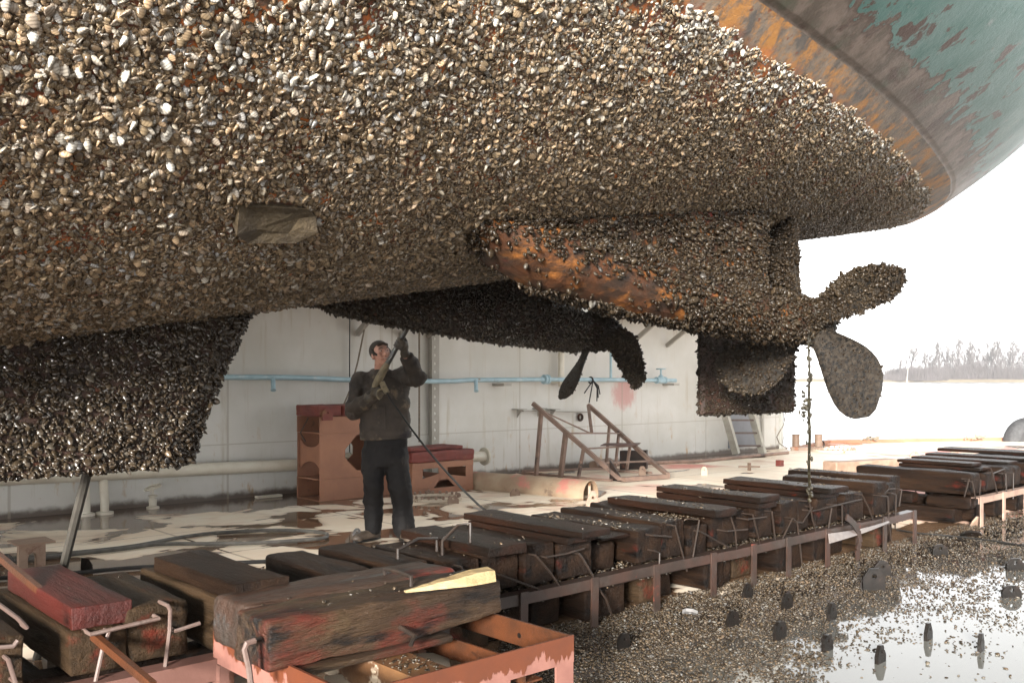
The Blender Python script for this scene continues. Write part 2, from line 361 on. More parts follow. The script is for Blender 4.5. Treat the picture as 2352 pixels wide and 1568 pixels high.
# far bank, trees
FAR = 700.0
bank_m = surf("dry_reed_bank", (.17, .135, .08), (.13, .10, .06), .05, rough=.9, bmp=None)
tree_m = surf("bare_grey_bark", (.05, .043, .042), (.038, .032, .03), .6, rough=.9, bmp=None)
bush_m = surf("bare_brush", (.065, .055, .055), (.05, .042, .04), .1, rough=.9, bmp=None)
pine_m = surf("pine_green", (.022, .042, .022), (.03, .05, .026), .1, rough=.9, bmp=None)
mb = MB(); r_ = random.Random(5)
top = []; n = 120
P0 = [Vector((150 + i * 4.2, FAR + 14 * math.sin(i * .21), -.9)) for i in range(n)]
for k, (dy, z) in enumerate(((0, -.86), (3, .3), (14, 1.2), (300, 2.0))):
    top.append([p + Vector((0, dy, z + .9 + (r_.random() - .5) * .5 * (k in (1, 2)))) for p in P0])
for k in range(3):
    o = len(mb.v)
    mb.v += top[k] + top[k + 1]; mb.f += [(o + i, o + i + 1, o + n + i + 1, o + n + i) for i in range(n - 1)]
tag(mb.build("far_bank", bank_m), kind='structure')
def spray(mb, p, h, w, r, cnt, rad=.05):            # loose upright twigs
    for _ in range(cnt):
        a = p + Vector((r.gauss(0, w), r.gauss(0, w), 0)); q = a + Vector((r.gauss(0, .25 * h), r.gauss(0, .25 * h), h * r.uniform(.6, 1.05)))
        d = Vector((rad, 0, 0)); mb.add([a - d, a + d, q], [(0, 1, 2)]); mb.add([a - d.yxz, a + d.yxz, q], [(0, 1, 2)])
mb = MB(); r_ = random.Random(8)
for i in range(560):
    x = 282 + r_.random() * 230; p = Vector((x, FAR + 12 + r_.random() * 40, .2)); hgt = (10 + 5 * mnoise.noise(Vector((x * .03, 0, 4)))) * (.55 if x < 300 else 1)
    spray(mb, p, hgt, 2.4, r_, 34, .26)
for i in range(420):
    x = 300 + r_.random() * 215; p = Vector((x, FAR + 18 + r_.random() * 40, 1)); spray(mb, p, (13 + 10 * min(1, (x - 296) / 60)) * r_.uniform(.6, 1.05), 1.6, r_, 22, .12)
tag(mb.build("bare_undergrowth", bush_m, loc=(0, 0, 0)), "grey leafless brush along the far bank below the tall trees", "undergrowth", kind='stuff')
mb = MB()
for i in range(110):
    x = 245 + r_.random() * 85; p = Vector((x, FAR + 70 + r_.random() * 60, .5)); hgt = r_.uniform(12, 17) * (1 - max(0, (x - 305) / 60))
    for q in range(60):
        z = r_.random(); rad = (1 - z) * 2.6 + .3; a = r_.random() * 6.3; c = p + Vector((math.cos(a) * rad, math.sin(a) * rad, z * hgt)); s_ = r_.uniform(.7, 1.5)
        mb.add([c, c + Vector((s_, r_.uniform(-.6, .6), -s_ * .7)), c + Vector((-s_ * .6, r_.uniform(-.6, .6), s_ * .5))], [(0, 1, 2)])
tag(mb.build("pine_wood", pine_m, loc=(0, 0, 0)), "distant green pine wood beyond the water", "wood", kind='stuff')
def bare_tree(seed):
    r = random.Random(seed); mb = MB(); Ht = 1.0
    def limb(p, d, L, rad, lev):
        pts = [p]; q = p
        for _ in range(4):
            d = (d + Vector((r.gauss(0, .11), r.gauss(0, .11), .05))).normalized(); q = q + d * (L / 4); pts.append(q)
        mb.tube(pts, [rad, rad * .85, rad * .7, rad * .55, rad * .35], 4, False)
        if lev < 3:
            for _ in range((9, 6, 5)[lev]):
                t = r.uniform(.3 if lev == 0 else .2, 1); i = min(3, int(t * 4)); b = pts[i].lerp(pts[i + 1], t * 4 - i)
                a = r.random() * 6.28; e = (d * 1.0 + Vector((math.cos(a), math.sin(a), .25)) * r.uniform(.4, .75)).normalized()
                limb(b, e, L * r.uniform(.28, .5) * (1.15 - t * .5), max(rad * .5, .0042), lev + 1)
    limb(Vector((0, 0, 0)), Vector((0, 0, 1)), .95, .013, 0); return mb.mesh("bare_tree", tree_m)
tmesh = [bare_tree(s) for s in (1, 2, 3, 4, 5)]
r_ = random.Random(21)
tops = [(2066, 812), (2079, 803), (2092, 800), (2107, 808), (2120, 806), (2136, 803), (2150, 800), (2160, 806), (2172, 792), (2186, 790), (2199, 786), (2212, 796), (2226, 793), (2238, 783), (2249, 786),
        (2262, 790), (2272, 783), (2286, 788), (2297, 784), (2308, 790), (2320, 783), (2329, 792), (2341, 780), (2352, 786), (2366, 782), (2380, 786), (2398, 780), (2142, 822), (2116, 826), (2190, 815), (2255, 812), (2300, 815)] + [(2100 + 9.3 * k_, 800 - (k_ % 4) * 4) for k_ in range(30)]
for i, (x, y) in enumerate(tops):
    d = FAR + 16 + r_.random() * 30; b = at(x, 877, d); hgt = (877 - y) / F * d
    o = bpy.data.objects.new("bare_tree", tmesh[i % 5]); C.objects.link(o); o.location = (b.x, d, -.4); o.scale = (hgt * r_.uniform(.8, 1.1), hgt * .9, hgt); o.rotation_euler = (0, 0, r_.random() * 6)
    tag(o, "tall leafless tree in the hazy row on the far bank", "tree", "leafless trees on the far bank")
mb = MB(); b = at(2083, 877, FAR - 4); mb.tube([b + Vector((0, 0, -.6)), b + Vector((.3, 0, 4)), b + Vector((.9, 0, 11))], [.35, .3, .1], 6)
tag(mb.build("dead_trunk", surf("bleached_wood", (.35, .34, .3), (.3, .29, .25), 1, rough=.8, bmp=None), loc=b), "pale bleached dead trunk at the water's edge on the far bank", "tree")

# ---------------------------------------------------------------- the ship
VC = 4.4; ZK = 3.05                                  # centre line of the ship, height of the knuckle
kn = [(-9, 2.42), (-4, 2.42), (0, 2.40), (1.2, 2.36), (3.1, 2.21), (3.87, 2.10), (4.7, 1.965), (5.6, 1.78), (6.4, 1.57), (7.1, 1.37), (7.66, 1.19), (8.2, .96), (8.7, .69), (9.1, .40), (9.3, .2), (9.37, 0.0)]
ku = np.array([k[0] for k in kn]); kb = np.array([k[1] for k in kn])
def z0(u): return 1.42 + .17 * u
def bk(u): return float(np.interp(u, ku, kb))
def nexp(u): return 2.1
def zhull(u, w): b = bk(u); return z0(u) + (ZK - z0(u)) * (abs(w) / b) ** nexp(u)
ug = np.concatenate([np.arange(-9, -1, 1.0), np.arange(-1, 8.6, .1), np.arange(8.6, 9.37, .04)])
tg = np.linspace(-1, 1, 57)
mb = MB(); vs_ = []
for u in ug:
    b = bk(u)
    for t in tg: vs_.append(uv(u, VC - b * t, z0(u) + (ZK - z0(u)) * abs(t) ** nexp(u)))
nt_ = len(tg); fs = [(i * nt_ + j, i * nt_ + j + 1, (i + 1) * nt_ + j + 1, (i + 1) * nt_ + j) for i in range(len(ug) - 1) for j in range(nt_ - 1)]
HULLV, HULLF = vs_, fs
hull_bvh = BVHTree.FromPolygons(vs_, fs)
def hit_hull(x, y):
    o = Vector((0, 0, H)); d = (at(x, y, 1) - o).normalized(); r = hull_bvh.ray_cast(o, d); return r[0], r[1]

ship = thing("ship", uv(4, VC, 3), "mussel crusted ship in dock, stern with two propellers, green paint above", "ship")
# hull plating below the knuckle: rust under the crust, bare rusty band above it
m, nt, bs = newmat("rusty_hull_plating"); v = coords(nt); sp = N(nt, "ShaderNodeSeparateXYZ"); nt.links.new(v, sp.inputs[0]); zz = math_(nt, 'ADD', sp.outputs[2], 3.0)
under = mixc(nt, ss(nt, noise(nt, v, 4, 6), .42, .6), (.045, .028, .018), (.16, .045, .02)); under = mixc(nt, ss(nt, noise(nt, coords(nt, loc=(3, 1, 2)), 6, 6), .53, .62), under, (.38, .11, .022))
vst = coords(nt, scale=(1.2, 1.2, .5))
band = mixc(nt, ss(nt, noise(nt, vst, 5, 7, .7), .4, .6), (.18, .14, .105), (.07, .062, .056)); band = mixc(nt, ss(nt, noise(nt, coords(nt, scale=(1, 1, .5), loc=(2, 5, 1)), 4, 8, .75), .46, .58), band, (.34, .155, .04))
band = mixc(nt, ss(nt, noise(nt, coords(nt, loc=(7, 5, 1)), 22, 4, .7), .62, .68), band, (.14, .042, .016))
f = ss(nt, math_(nt, 'ADD', zz, math_(nt, 'MULTIPLY', noise(nt, v, 5), .12)), 2.97, 3.03)
nt.links.new(mixc(nt, f, under, band), bs.inputs['Base Color']); nt.links.new(mixf(nt, f, .35, .55), bs.inputs['Roughness'])
bump(nt, bs, noise(nt, v, 35, 7, .75), .6, .012)
mbh = MB(); mbh.add(vs_, fs); hull = mbh.build("hull", m, ship, True)
# topsides above the knuckle (flared), closed with a deck
m, nt, bs = newmat("flaking_green_topside"); v = coords(nt); sp = N(nt, "ShaderNodeSeparateXYZ"); nt.links.new(v, sp.inputs[0]); zz = math_(nt, 'ADD', sp.outputs[2], 3.0)
vs1 = coords(nt, scale=(2.2, 2.2, .8), rot=(0, 0, -A))
lo = mixc(nt, ss(nt, noise(nt, vs1, 3, 7, .7), .4, .6), (.16, .122, .10), (.075, .056, .042)); lo = mixc(nt, ss(nt, noise(nt, coords(nt, loc=(1, 4, 2)), 3, 5), .56, .66), lo, (.075, .072, .05))
gr = mixc(nt, ss(nt, noise(nt, vs1, 1.1, 5), .38, .62), (.034, .115, .102), (.085, .165, .155)); gr = mixc(nt, ss(nt, noise(nt, coords(nt, loc=(8, 1, 1)), 7, 6, .7), .58, .7), gr, (.16, .2, .195))
fl = noise(nt, coords(nt, scale=(1.5, 1.5, 1.2), rot=(0, 0, -A), loc=(2, 0, 3)), 2.6, 9, .62, .3)
gr = mixc(nt, ss(nt, fl, .585, .60), gr, (.05, .024, .017))
gr = mixc(nt, ss(nt, noise(nt, v, 24, 4, .7), .66, .7), gr, (.06, .03, .02))
edge = math_(nt, 'ADD', zz, math_(nt, 'MULTIPLY', math_(nt, 'SUBTRACT', fl, .5), .75))
f = ss(nt, edge, 3.19, 3.21); f2 = ss(nt, edge, 3.13, 3.2)
lo = mixc(nt, f2, lo, (.055, .028, .02))
nt.links.new(mixc(nt, f, lo, gr), bs.inputs['Base Color']); bs.inputs['Roughness'].default_value = .42
bump(nt, bs, math_(nt, 'ADD', noise(nt, v, 25, 6, .7), math_(nt, 'MULTIPLY', f, .35)), .35, .01)
K = [(u, bk(u)) for u in ug]; K = K + [(u, -w) for u, w in reversed(K[:-1])]
nrm = []
for i in range(len(K)):
    a = K[max(i - 1, 0)]; b = K[min(i + 1, len(K) - 1)]; t = Vector((b[0] - a[0], b[1] - a[1])); t.normalize(); nrm.append(Vector((-t.y, t.x)))
prof = [(0, 3.05), (.012, 3.062), (.03, 3.066), (.045, 3.075), (.12, 3.13), (.22, 3.2), (.36, 3.30), (.5, 3.41), (.72, 3.6), (.98, 3.9), (1.15, 4.2), (1.25, 4.6), (1.3, 5.1)]
mb = MB(); nk = len(K)
for off, z in prof:
    for (u, w), n_ in zip(K, nrm): mb.v.append(uv(u + n_.x * off, VC - (w + n_.y * off), z))
for i in range(len(prof) - 1):
    for j in range(nk - 1): mb.f.append((i * nk + j, i * nk + j + 1, (i + 1) * nk + j + 1, (i + 1) * nk + j))
e = (len(prof) - 1) * nk
for j in range(nk // 2): mb.f.append((e + j, e + j + 1, e + nk - 2 - j, e + nk - 1 - j))
mb.build("topside", m, ship, True)

rust_m = surf("orange_brown_rust", (.022, .014, .01), (.06, .024, .011), 7, (1, 1, 1), .5, [((.20, .075, .018), 4, .48, .7, .5, (1, 1, 2.5)), ((.07, .068, .05), 5, .6, .72, .35, (1, 1, 2)), ((.11, .018, .012), 2.6, .6, .72, .4, (1, 1, 1))], (.7, .012, 40), spec=.2)
under_m = surf("dark_rust_under_crust", (.012, .008, .006), (.03, .013, .008), 7, (1, 1, 1), .6, [((.09, .025, .01), 6, .6, .72, .4, (1, 1, 1)), ((.025, .02, .01), 4, .6, .7, .5, (1, 1, 1))], (.7, .012, 40), spec=.2)
blade_m = surf("silty_bronze_blade", (.011, .008, .0055), (.024, .019, .014), 30, (1, 1, 1), .7, [((.004, .0035, .003), 40, .48, .58, .5, (1, 1, 1)), ((.09, .088, .085), 50, .68, .75, .4, (1, 1, 1))], (.7, .008, 60), spec=.15)
CR = {}                                             # meshes that carry crust: name -> (object, verts, faces)
# centre skeg
zs = lambda u: z0(u) - .02
mb = MB(); sec = []
for z, ue, th in ((1.05, 1.89, .13), (1.3, 1.98, .14), (1.55, 2.09, .15), (1.90, 2.26, .17)):
    sec.append([uv(u_, VC + s_ * t_, z) for u_, s_, t_ in [(-3, -1, th), (0, -1, th), (ue - .5, -1, th), (ue - .15, -1, th * .6), (ue, 0, 0), (ue - .15, 1, th * .6), (ue - .5, 1, th), (0, 1, th), (-3, 1, th)]])
mb.loft(sec); o = mb.build("skeg", under_m, ship); CR['skeg'] = (o, mb)
# shaft bossings with their webs
def bossing(v, nm, mat):
    mb = MB(); rings = []; s0 = 2.35; side = 1
    for u, zc, rh, rv in ((2.6, 2.22, .10, .05), (2.84, 2.17, .18, .08), (3.05, 2.12, .215, .135), (3.3, 2.075, .225, .18), (3.8, 2.01, .20, .19), (4.6, 1.93, .19, .185), (5.3, 1.87, .18, .175), (5.62, 1.845, .17, .165)):
        rings.append([uv(u, v + math.cos(a) * rh, zc + math.sin(a) * rv) for a in (2 * math.pi * k / 20 for k in range(20))])
    mb.loft(rings)
    web = []                                          # web plate up to the hull
    for u, h0, t0 in ((2.95, 2.1, .14), (3.5, 2.05, .13), (4.4, 1.95, .10), (5.05, 1.89, .075), (5.26, 1.875, .05)):
        zt = zhull(u, VC - v) + .05
        web.append([uv(u, v - t0, h0), uv(u, v - t0 * .8, (h0 + zt) / 2), uv(u, v - t0 * 1.3, zt), uv(u, v + t0 * 1.3, zt), uv(u, v + t0 * .8, (h0 + zt) / 2), uv(u, v + t0, h0)])
    mb.loft(web)
    o = mb.build("shaft_bossing", mat, ship); CR[nm] = (o, mb)
bossing(3.42, 'near_boss', rust_m); bossing(5.4, 'far_boss', under_m)
# rudder
mb = MB(); rr = []
for z in (1.175, 1.19, 1.8, 2.4, zhull(6.6, 0) + .1):
    k = .5 if z < 1.18 else 1
    rr.append([uv(u_, VC + s_ * k, z) for u_, s_ in ((5.95, 0), (5.97, -.035), (6.25, -.075), (6.8, -.06), (7.27, -.02), (7.3, 0), (7.27, .02), (6.8, .06), (6.25, .075), (5.97, .035))])
mb.loft(rr); o = mb.build("rudder", under_m, ship); CR['rudder'] = (o, mb)
# propellers: hub and four blades
def propeller(v, u0, zc, angs, pitch, nm, Rt, wf=(1, 1, 1, 1), rf=(1, 1, 1, 1), paddle=()):
    p = link("propeller", MB().lathe(uv(u0 - .14, v, zc), EU, [(.12, 0), (.15, .05), (.15, .2), (.135, .3), (.1, .4), (.03, .46)], 20).mesh("propeller", under_m, ABS[ship.name], True), ship, ABS[ship.name])
    hubmb = MB().lathe(uv(u0 - .14, v, zc), EU, [(.12, 0), (.15, .05), (.15, .2), (.135, .3), (.1, .4), (.03, .46)], 20); CR[nm + '_hub'] = (p, hubmb)
    for bi, a in enumerate(angs):
        rad = EZ * math.cos(R(a)) - EV * math.sin(R(a)); tan = EU.cross(rad)
        mb = MB(); rings = []
        for k in range(13):
            s_ = k / 12; r = .11 + (Rt * rf[bi] - .11) * s_; w = [.13, .14, .15, .157, .16, .16, .16, .158, .152, .142, .122, .09, .03][k] if bi in paddle else [.085, .09, .105, .125, .148, .17, .19, .203, .21, .205, .182, .135, .035][k] * wf[bi]
            ph = math.atan2(pitch, 2 * math.pi * max(r, .2)); cd = tan * math.cos(ph) + EU * math.sin(ph); nn = tan * -math.sin(ph) + EU * math.cos(ph)
            th = .028 * (1 - s_) + .006; sk = .13 * s_ * s_; c = uv(u0, v, zc) + rad * r + cd * sk - EU * (.05 * s_)
            rings.append([c + cd * (w * math.cos(q)) + nn * (th * math.sin(q)) for q in (2 * math.pi * j / 14 for j in range(14))])
        mb.loft(rings); o = mb.build("blade", blade_m, p, True); CR['%s_b%d' % (nm, bi)] = (o, mb)
    return p
near_prop = propeller(3.42, 5.80, 1.845, (-24, 62, 130, 226), -.95, 'np', .74, (1, 1, .95, 1), (1, 1.04, 1.08, 1), (1,))
far_prop = propeller(5.40, 5.80, 1.845, (30, 112, 203, 295), 1.25, 'fp', .67, (1, 1.15, .6, 1))

# ---------------------------------------------------------------- mussels
def mussel_template(ns, nr):
    V = [(0, 0, 0)]; G = [0.0]; Fc = []
    for i in range(1, nr + 1):
        t = i / (nr + 1.0); wd = .355 * math.sin(math.pi * t ** .78) ** .62; th = .19 * math.sin(math.pi * t ** .55) ** .8
        cx = .07 * math.sin(math.pi * t)
        for k in range(ns):
            a = 2 * math.pi * k / ns; V.append((cx + wd * math.cos(a), t, th * math.sin(a))); G.append(t)
    V.append((0, 1, 0)); G.append(1.0); L = len(V) - 1
    for k in range(ns):
        Fc.append((0, 1 + (k + 1) % ns, 1 + k)); b = 1 + (nr - 1) * ns; Fc.append((L, b + k, b + (k + 1) % ns))
    for i in range(nr - 1):
        for k in range(ns):
            a = 1 + i * ns; b = a + ns; k2 = (k + 1) % ns
            Fc.append((a + k, a + k2, b + k2)); Fc.append((a + k, b + k2, b + k))
    return np.array(V, 'f'), np.array(Fc, np.int32), np.array(G, 'f')
T_HI, T_LO = mussel_template(8, 5), mussel_template(5, 3)
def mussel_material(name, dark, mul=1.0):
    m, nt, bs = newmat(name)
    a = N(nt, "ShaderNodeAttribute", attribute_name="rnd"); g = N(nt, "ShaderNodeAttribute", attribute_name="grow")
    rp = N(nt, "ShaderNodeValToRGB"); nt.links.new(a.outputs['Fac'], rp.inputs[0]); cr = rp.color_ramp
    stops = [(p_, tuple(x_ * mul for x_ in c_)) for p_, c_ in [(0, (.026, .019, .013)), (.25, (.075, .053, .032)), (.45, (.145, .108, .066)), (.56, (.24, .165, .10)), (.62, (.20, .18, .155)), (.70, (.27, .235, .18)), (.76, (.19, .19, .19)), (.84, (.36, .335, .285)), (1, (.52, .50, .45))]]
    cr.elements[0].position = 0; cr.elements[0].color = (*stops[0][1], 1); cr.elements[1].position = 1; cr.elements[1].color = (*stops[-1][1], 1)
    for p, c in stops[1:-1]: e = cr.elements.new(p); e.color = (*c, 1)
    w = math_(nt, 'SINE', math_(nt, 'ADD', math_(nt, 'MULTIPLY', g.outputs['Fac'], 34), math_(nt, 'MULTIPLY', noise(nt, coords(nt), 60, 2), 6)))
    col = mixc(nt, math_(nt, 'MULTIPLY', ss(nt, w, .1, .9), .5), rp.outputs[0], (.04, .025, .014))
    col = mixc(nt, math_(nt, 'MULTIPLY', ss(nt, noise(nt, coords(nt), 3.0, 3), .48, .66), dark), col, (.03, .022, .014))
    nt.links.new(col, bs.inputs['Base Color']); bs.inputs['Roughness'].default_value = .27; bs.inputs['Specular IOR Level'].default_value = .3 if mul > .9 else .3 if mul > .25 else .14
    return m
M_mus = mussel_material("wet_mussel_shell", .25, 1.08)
M_musd = mussel_material("shaded_mussel_shell", .5, .30)  # darkened copy of the shell colours, weaker light painted in
M_musw = mussel_material("deep_shaded_mussel_shell", .6, .17)  # darkest copy: shade on bossing, rudder and propellers put into the shell colour
M_musl = mussel_material("loose_mussel_shell", .4, .38)
def sample(V, Fq, dens, mask=None):
    """random points on a polygon mesh (numpy): position and normal, dens per square metre"""
    tri = np.array([(f[0], f[i], f[i + 1]) for f in Fq for i in range(1, len(f) - 1)]); Vn = np.array([tuple(p) for p in V], 'f')
    a, b, c = Vn[tri[:, 0]], Vn[tri[:, 1]], Vn[tri[:, 2]]; n = np.cross(b - a, c - a); ar = np.linalg.norm(n, axis=1) / 2; n /= np.maximum(ar[:, None] * 2, 1e-12)
    cen = (a + b + c) / 3
    d = dens(cen) if callable(dens) else np.full(len(tri), dens, 'f'); w = ar * d; tot = w.sum(); cnt = rng.poisson(tot)
    if cnt == 0: return np.zeros((0, 3)), np.zeros((0, 3))
    ix = rng.choice(len(tri), cnt, p=w / tot); r1 = np.sqrt(rng.random(cnt)); r2 = rng.random(cnt)
    P = a[ix] * (1 - r1)[:, None] + b[ix] * (r1 * (1 - r2))[:, None] + c[ix] * (r1 * r2)[:, None]; Nn = n[ix]
    if mask is not None:
        k = mask(P); P, Nn = P[k], Nn[k]
    return P, Nn
def frames(P, Nn, tilt, size, droop=.6):
    n = len(P); t = rng.normal(size=(n, 3)); t[:, 2] -= droop; t -= Nn * (t * Nn).sum(1)[:, None]; t /= np.linalg.norm(t, axis=1)[:, None] + 1e-9
    al = rng.uniform(tilt[0], tilt[1], n); y = t * np.cos(al)[:, None] + Nn * np.sin(al)[:, None]; zd = Nn * np.cos(al)[:, None] - t * np.sin(al)[:, None]
    x = np.cross(y, zd); ro = rng.normal(0, .6, n); x2 = x * np.cos(ro)[:, None] + zd * np.sin(ro)[:, None]; z2 = np.cross(x2, y)
    s = size * np.clip(rng.lognormal(0, .33, n), .4, 2.1)
    return P - Nn * (.003), x2 * (s * rng.uniform(.85, 1.2, n))[:, None], y * s[:, None], z2 * (s * rng.uniform(.8, 1.25, n))[:, None]
def crust_mesh(name, sets, mat, off):
    """sets: list of (template, P, X, Y, Z, rnd)"""
    VV, FF, GG, RR = [], [], [], []; o = 0
    for (TV, TF, TG), P, X, Y, Z, rn in sets:
        if len(P) == 0: continue
        V = P[:, None, :] + TV[None, :, 0:1] * X[:, None, :] + TV[None, :, 1:2] * Y[:, None, :] + TV[None, :, 2:3] * Z[:, None, :]
        k = len(TV); n = len(P); VV.append(V.reshape(-1, 3)); FF.append((TF[None] + (np.arange(n) * k)[:, None, None] + o).reshape(-1, 3)); o += n * k
        GG.append(np.tile(TG, n)); RR.append(np.repeat(rn, k))
    V = np.concatenate(VV).astype('f') - np.array(off, 'f'); Fc = np.concatenate(FF).astype(np.int32)
    me = bpy.data.meshes.new(name); me.vertices.add(len(V)); me.vertices.foreach_set('co', V.ravel()); me.loops.add(Fc.size); me.loops.foreach_set('vertex_index', Fc.ravel())
    me.polygons.add(len(Fc)); me.polygons.foreach_set('loop_start', np.arange(0, Fc.size, 3, dtype=np.int32)); me.polygons.foreach_set('use_smooth', np.ones(len(Fc), bool))
    for nm, d in (("rnd", RR), ("grow", GG)):
        at_ = me.attributes.new(nm, 'FLOAT', 'POINT'); at_.data.foreach_set('value', np.concatenate(d).astype('f'))
    me.materials.append(mat); me.update(calc_edges=True); return me
def dist(P): return np.linalg.norm(P - np.array([0, 0, H]), axis=1)
def px(P): return CX + F * P[:, 0] / P[:, 1], HY - F * (P[:, 2] - H) / P[:, 1]
EUn, EVn = np.array(EU), np.array(EV)

# on the hull bottom: only the near side and the bottom, up to the old waterline
plate_px = [(547, 464), (706, 474), (722, 490), (716, 505), (667, 530), (557, 529), (531, 510)]
def inpoly(x, y, poly):
    c = np.zeros(len(x), bool); j = len(poly) - 1
    for i in range(len(poly)):
        xi, yi = poly[i]; xj, yj = poly[j]
        c ^= ((yi > y) != (yj > y)) & (x < (xj - xi) * (y - yi) / (yj - yi + 1e-9) + xi); j = i
    return c
def hull_dens(c):
    u = c @ EUn; w = VC - c @ EVn
    d = np.where(u < 2, 14500, 14000).astype('f'); d[(u < -.3) | (w < -.5)] = 0; d[(w < .3)] *= .6; return d
def hull_mask(P):
    n = np.array([mnoise.noise(Vector(p) * 3.0) + .6 * mnoise.noise(Vector(p) * 9.0) for p in P]); x, y = px(P)
    lim = 2.95 + .035 * n; thin = np.clip((P[:, 2] - 2.45) / .5, 0, 1)
    pn = np.array([mnoise.noise(Vector(p) * 5 + Vector((9, 1, 3))) + .5 * mnoise.noise(Vector(p) * 14) for p in P]); thin = np.clip(thin + .55 * np.clip((2.4 - P @ EUn) / 1.2, 0, 1) * np.clip((P[:, 2] - 2.0) / .4, 0, 1), 0, 1); keep = rng.random(len(P)) > thin * np.clip(pn * 1.7 + .02, 0, .88)
    pl = inpoly(x, y, [(a * 1.0, b - (6 if b < 500 else -2)) for a, b in plate_px])
    return (P[:, 2] < lim) & keep & ~pl & (P[:, 1] > .5)
P, Nn = sample(HULLV, HULLF, hull_dens, hull_mask)
flip = (Nn[:, 2] > 0); Nn[flip] *= -1
hd = dist(P)
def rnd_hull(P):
    z = P[:, 2]; u = P @ EUn; pale = np.clip((z - 2.2) / .8, 0, 1); falloff = np.clip((u - 1.5) / 5.5, 0, 1) * (1 - .65 * np.clip((z - 2.72) / .2, 0, 1))   # waterline shells paler; light falloff painted in, shells darken aft and lower
    return np.clip(rng.beta(2.2, 2.0, len(P)) * (.82 - .55 * falloff) + pale * rng.random(len(P)) * (.5 - .3 * falloff), 0, 1)
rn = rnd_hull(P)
szn = np.array([mnoise.noise(Vector(p) * 6) for p in P]); fr = frames(P, Nn, (.05, .8), (np.interp(P @ EUn, [0, 2, 6], [.0222, .0198, .0178]) * (1 + .38 * szn)))
hi = hd < 4.6
order = np.argsort(hd); x_, y_ = px(P); vis = [i for i in order if 10 < x_[i] < 2340 and 8 < y_[i] < 1000]
big = np.linalg.norm(fr[2], axis=1) / hd; vis = sorted(vis[:9000], key=lambda i: -big[i]); solo = vis[:100]
sel = np.ones(len(P), bool); sel[solo] = False
sets = []
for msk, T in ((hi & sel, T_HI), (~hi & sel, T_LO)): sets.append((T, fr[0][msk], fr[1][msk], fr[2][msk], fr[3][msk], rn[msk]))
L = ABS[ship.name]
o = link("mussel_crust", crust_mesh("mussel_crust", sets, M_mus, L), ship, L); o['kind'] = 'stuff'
vm = [crust_mesh("mussel", [(T_HI, np.zeros((1, 3)), np.eye(3)[:1], np.eye(3)[1:2], np.eye(3)[2:3], np.array([q]))], M_mus, (0, 0, 0)) for q in (.25, .45, .6, .72, .85, .97)]
for k, i in enumerate(solo):
    o = bpy.data.objects.new("mussel", vm[k % 6]); C.objects.link(o); o.parent = ship
    Mx = Matrix((tuple(fr[1][i]), tuple(fr[2][i]), tuple(fr[3][i]))).transposed().to_4x4(); Mx.translation = Vector(fr[0][i]) - L; o.matrix_local = Mx
# on skeg, bossings, rudder, propellers
def crust_part(key, dens, size, dark, mask=None, hi_=False, tilt=(.2, 1.2)):
    o, mb = CR[key]; P, Nn = sample(mb.v, mb.f, dens, mask)
    if len(P) == 0: return
    # outward: away from the nearest interior is unknown for lofts, so take the recalculated mesh normals
    bv = BVHTree.FromPolygons([p.co for p in o.data.vertices], [tuple(p.vertices) for p in o.data.polygons]); Lp = ABS[o.name]
    Nn = np.array([bv.find_nearest(Vector(p) - Lp)[1] for p in P])
    rn = np.clip(rng.beta(1.6, 3.2, len(P)) * dark + (rng.random(len(P)) < .05) * .45, 0, 1); f = frames(P, Nn, tilt, size)
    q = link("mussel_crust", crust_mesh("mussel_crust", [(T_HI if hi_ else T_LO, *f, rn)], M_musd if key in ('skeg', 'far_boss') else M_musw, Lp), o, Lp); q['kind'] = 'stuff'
def below_hull(P):
    u = P @ EUn; w = VC - P @ EVn; return np.array([z < zhull(min(a, 9.2), b) + .01 for z, a, b in zip(P[:, 2], u, w)])
near = lambda P: (P @ EUn > -.2) & below_hull(P)
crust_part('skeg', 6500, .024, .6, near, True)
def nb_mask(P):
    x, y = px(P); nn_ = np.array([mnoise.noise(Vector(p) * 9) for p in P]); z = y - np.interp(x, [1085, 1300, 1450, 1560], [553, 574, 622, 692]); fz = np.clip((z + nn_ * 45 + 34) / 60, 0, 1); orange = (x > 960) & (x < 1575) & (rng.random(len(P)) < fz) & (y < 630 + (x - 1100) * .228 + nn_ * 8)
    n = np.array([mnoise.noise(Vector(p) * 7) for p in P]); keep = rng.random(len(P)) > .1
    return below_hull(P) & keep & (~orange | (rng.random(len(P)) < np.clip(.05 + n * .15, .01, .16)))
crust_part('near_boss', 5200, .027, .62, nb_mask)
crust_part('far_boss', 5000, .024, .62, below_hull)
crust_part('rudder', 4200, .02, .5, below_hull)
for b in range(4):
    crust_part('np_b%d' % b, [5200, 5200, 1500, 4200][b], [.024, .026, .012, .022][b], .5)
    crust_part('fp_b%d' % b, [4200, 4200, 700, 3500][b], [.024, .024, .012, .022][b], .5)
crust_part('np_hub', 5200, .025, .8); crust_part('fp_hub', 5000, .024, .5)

# worn wooden fairing block on the hull
pl = []
for x, y in plate_px: pl.append(hit_hull(x, y))
nrmv = sum((n if n.z < 0 else -n for _, n in pl), Vector()).normalized()
inner = [p - nrmv * .03 for p, n in pl]; cen = sum(inner, Vector()) / len(inner)
outer = [p + nrmv * (.06 if i in (3, 4, 5, 6) else .015) for i, (p, n) in enumerate(pl)]
mb = MB(); n_ = len(pl)
mid = [cen.lerp(o_, .55) + nrmv * .02 for o_ in outer]
mb.loft([inner, outer, mid])
mb.build("fairing_block", surf("muddy_brown_block", (.058, .042, .023), (.036, .026, .016), 8, (1, 1, 1), .5, [((.03, .022, .015), 6, .55, .7, .4, (1, 1, 1)), ((.3, .24, .15), 14, .66, .72, .5, (1, 1, 1))], (1.0, .025, 30), spec=.2), ship)

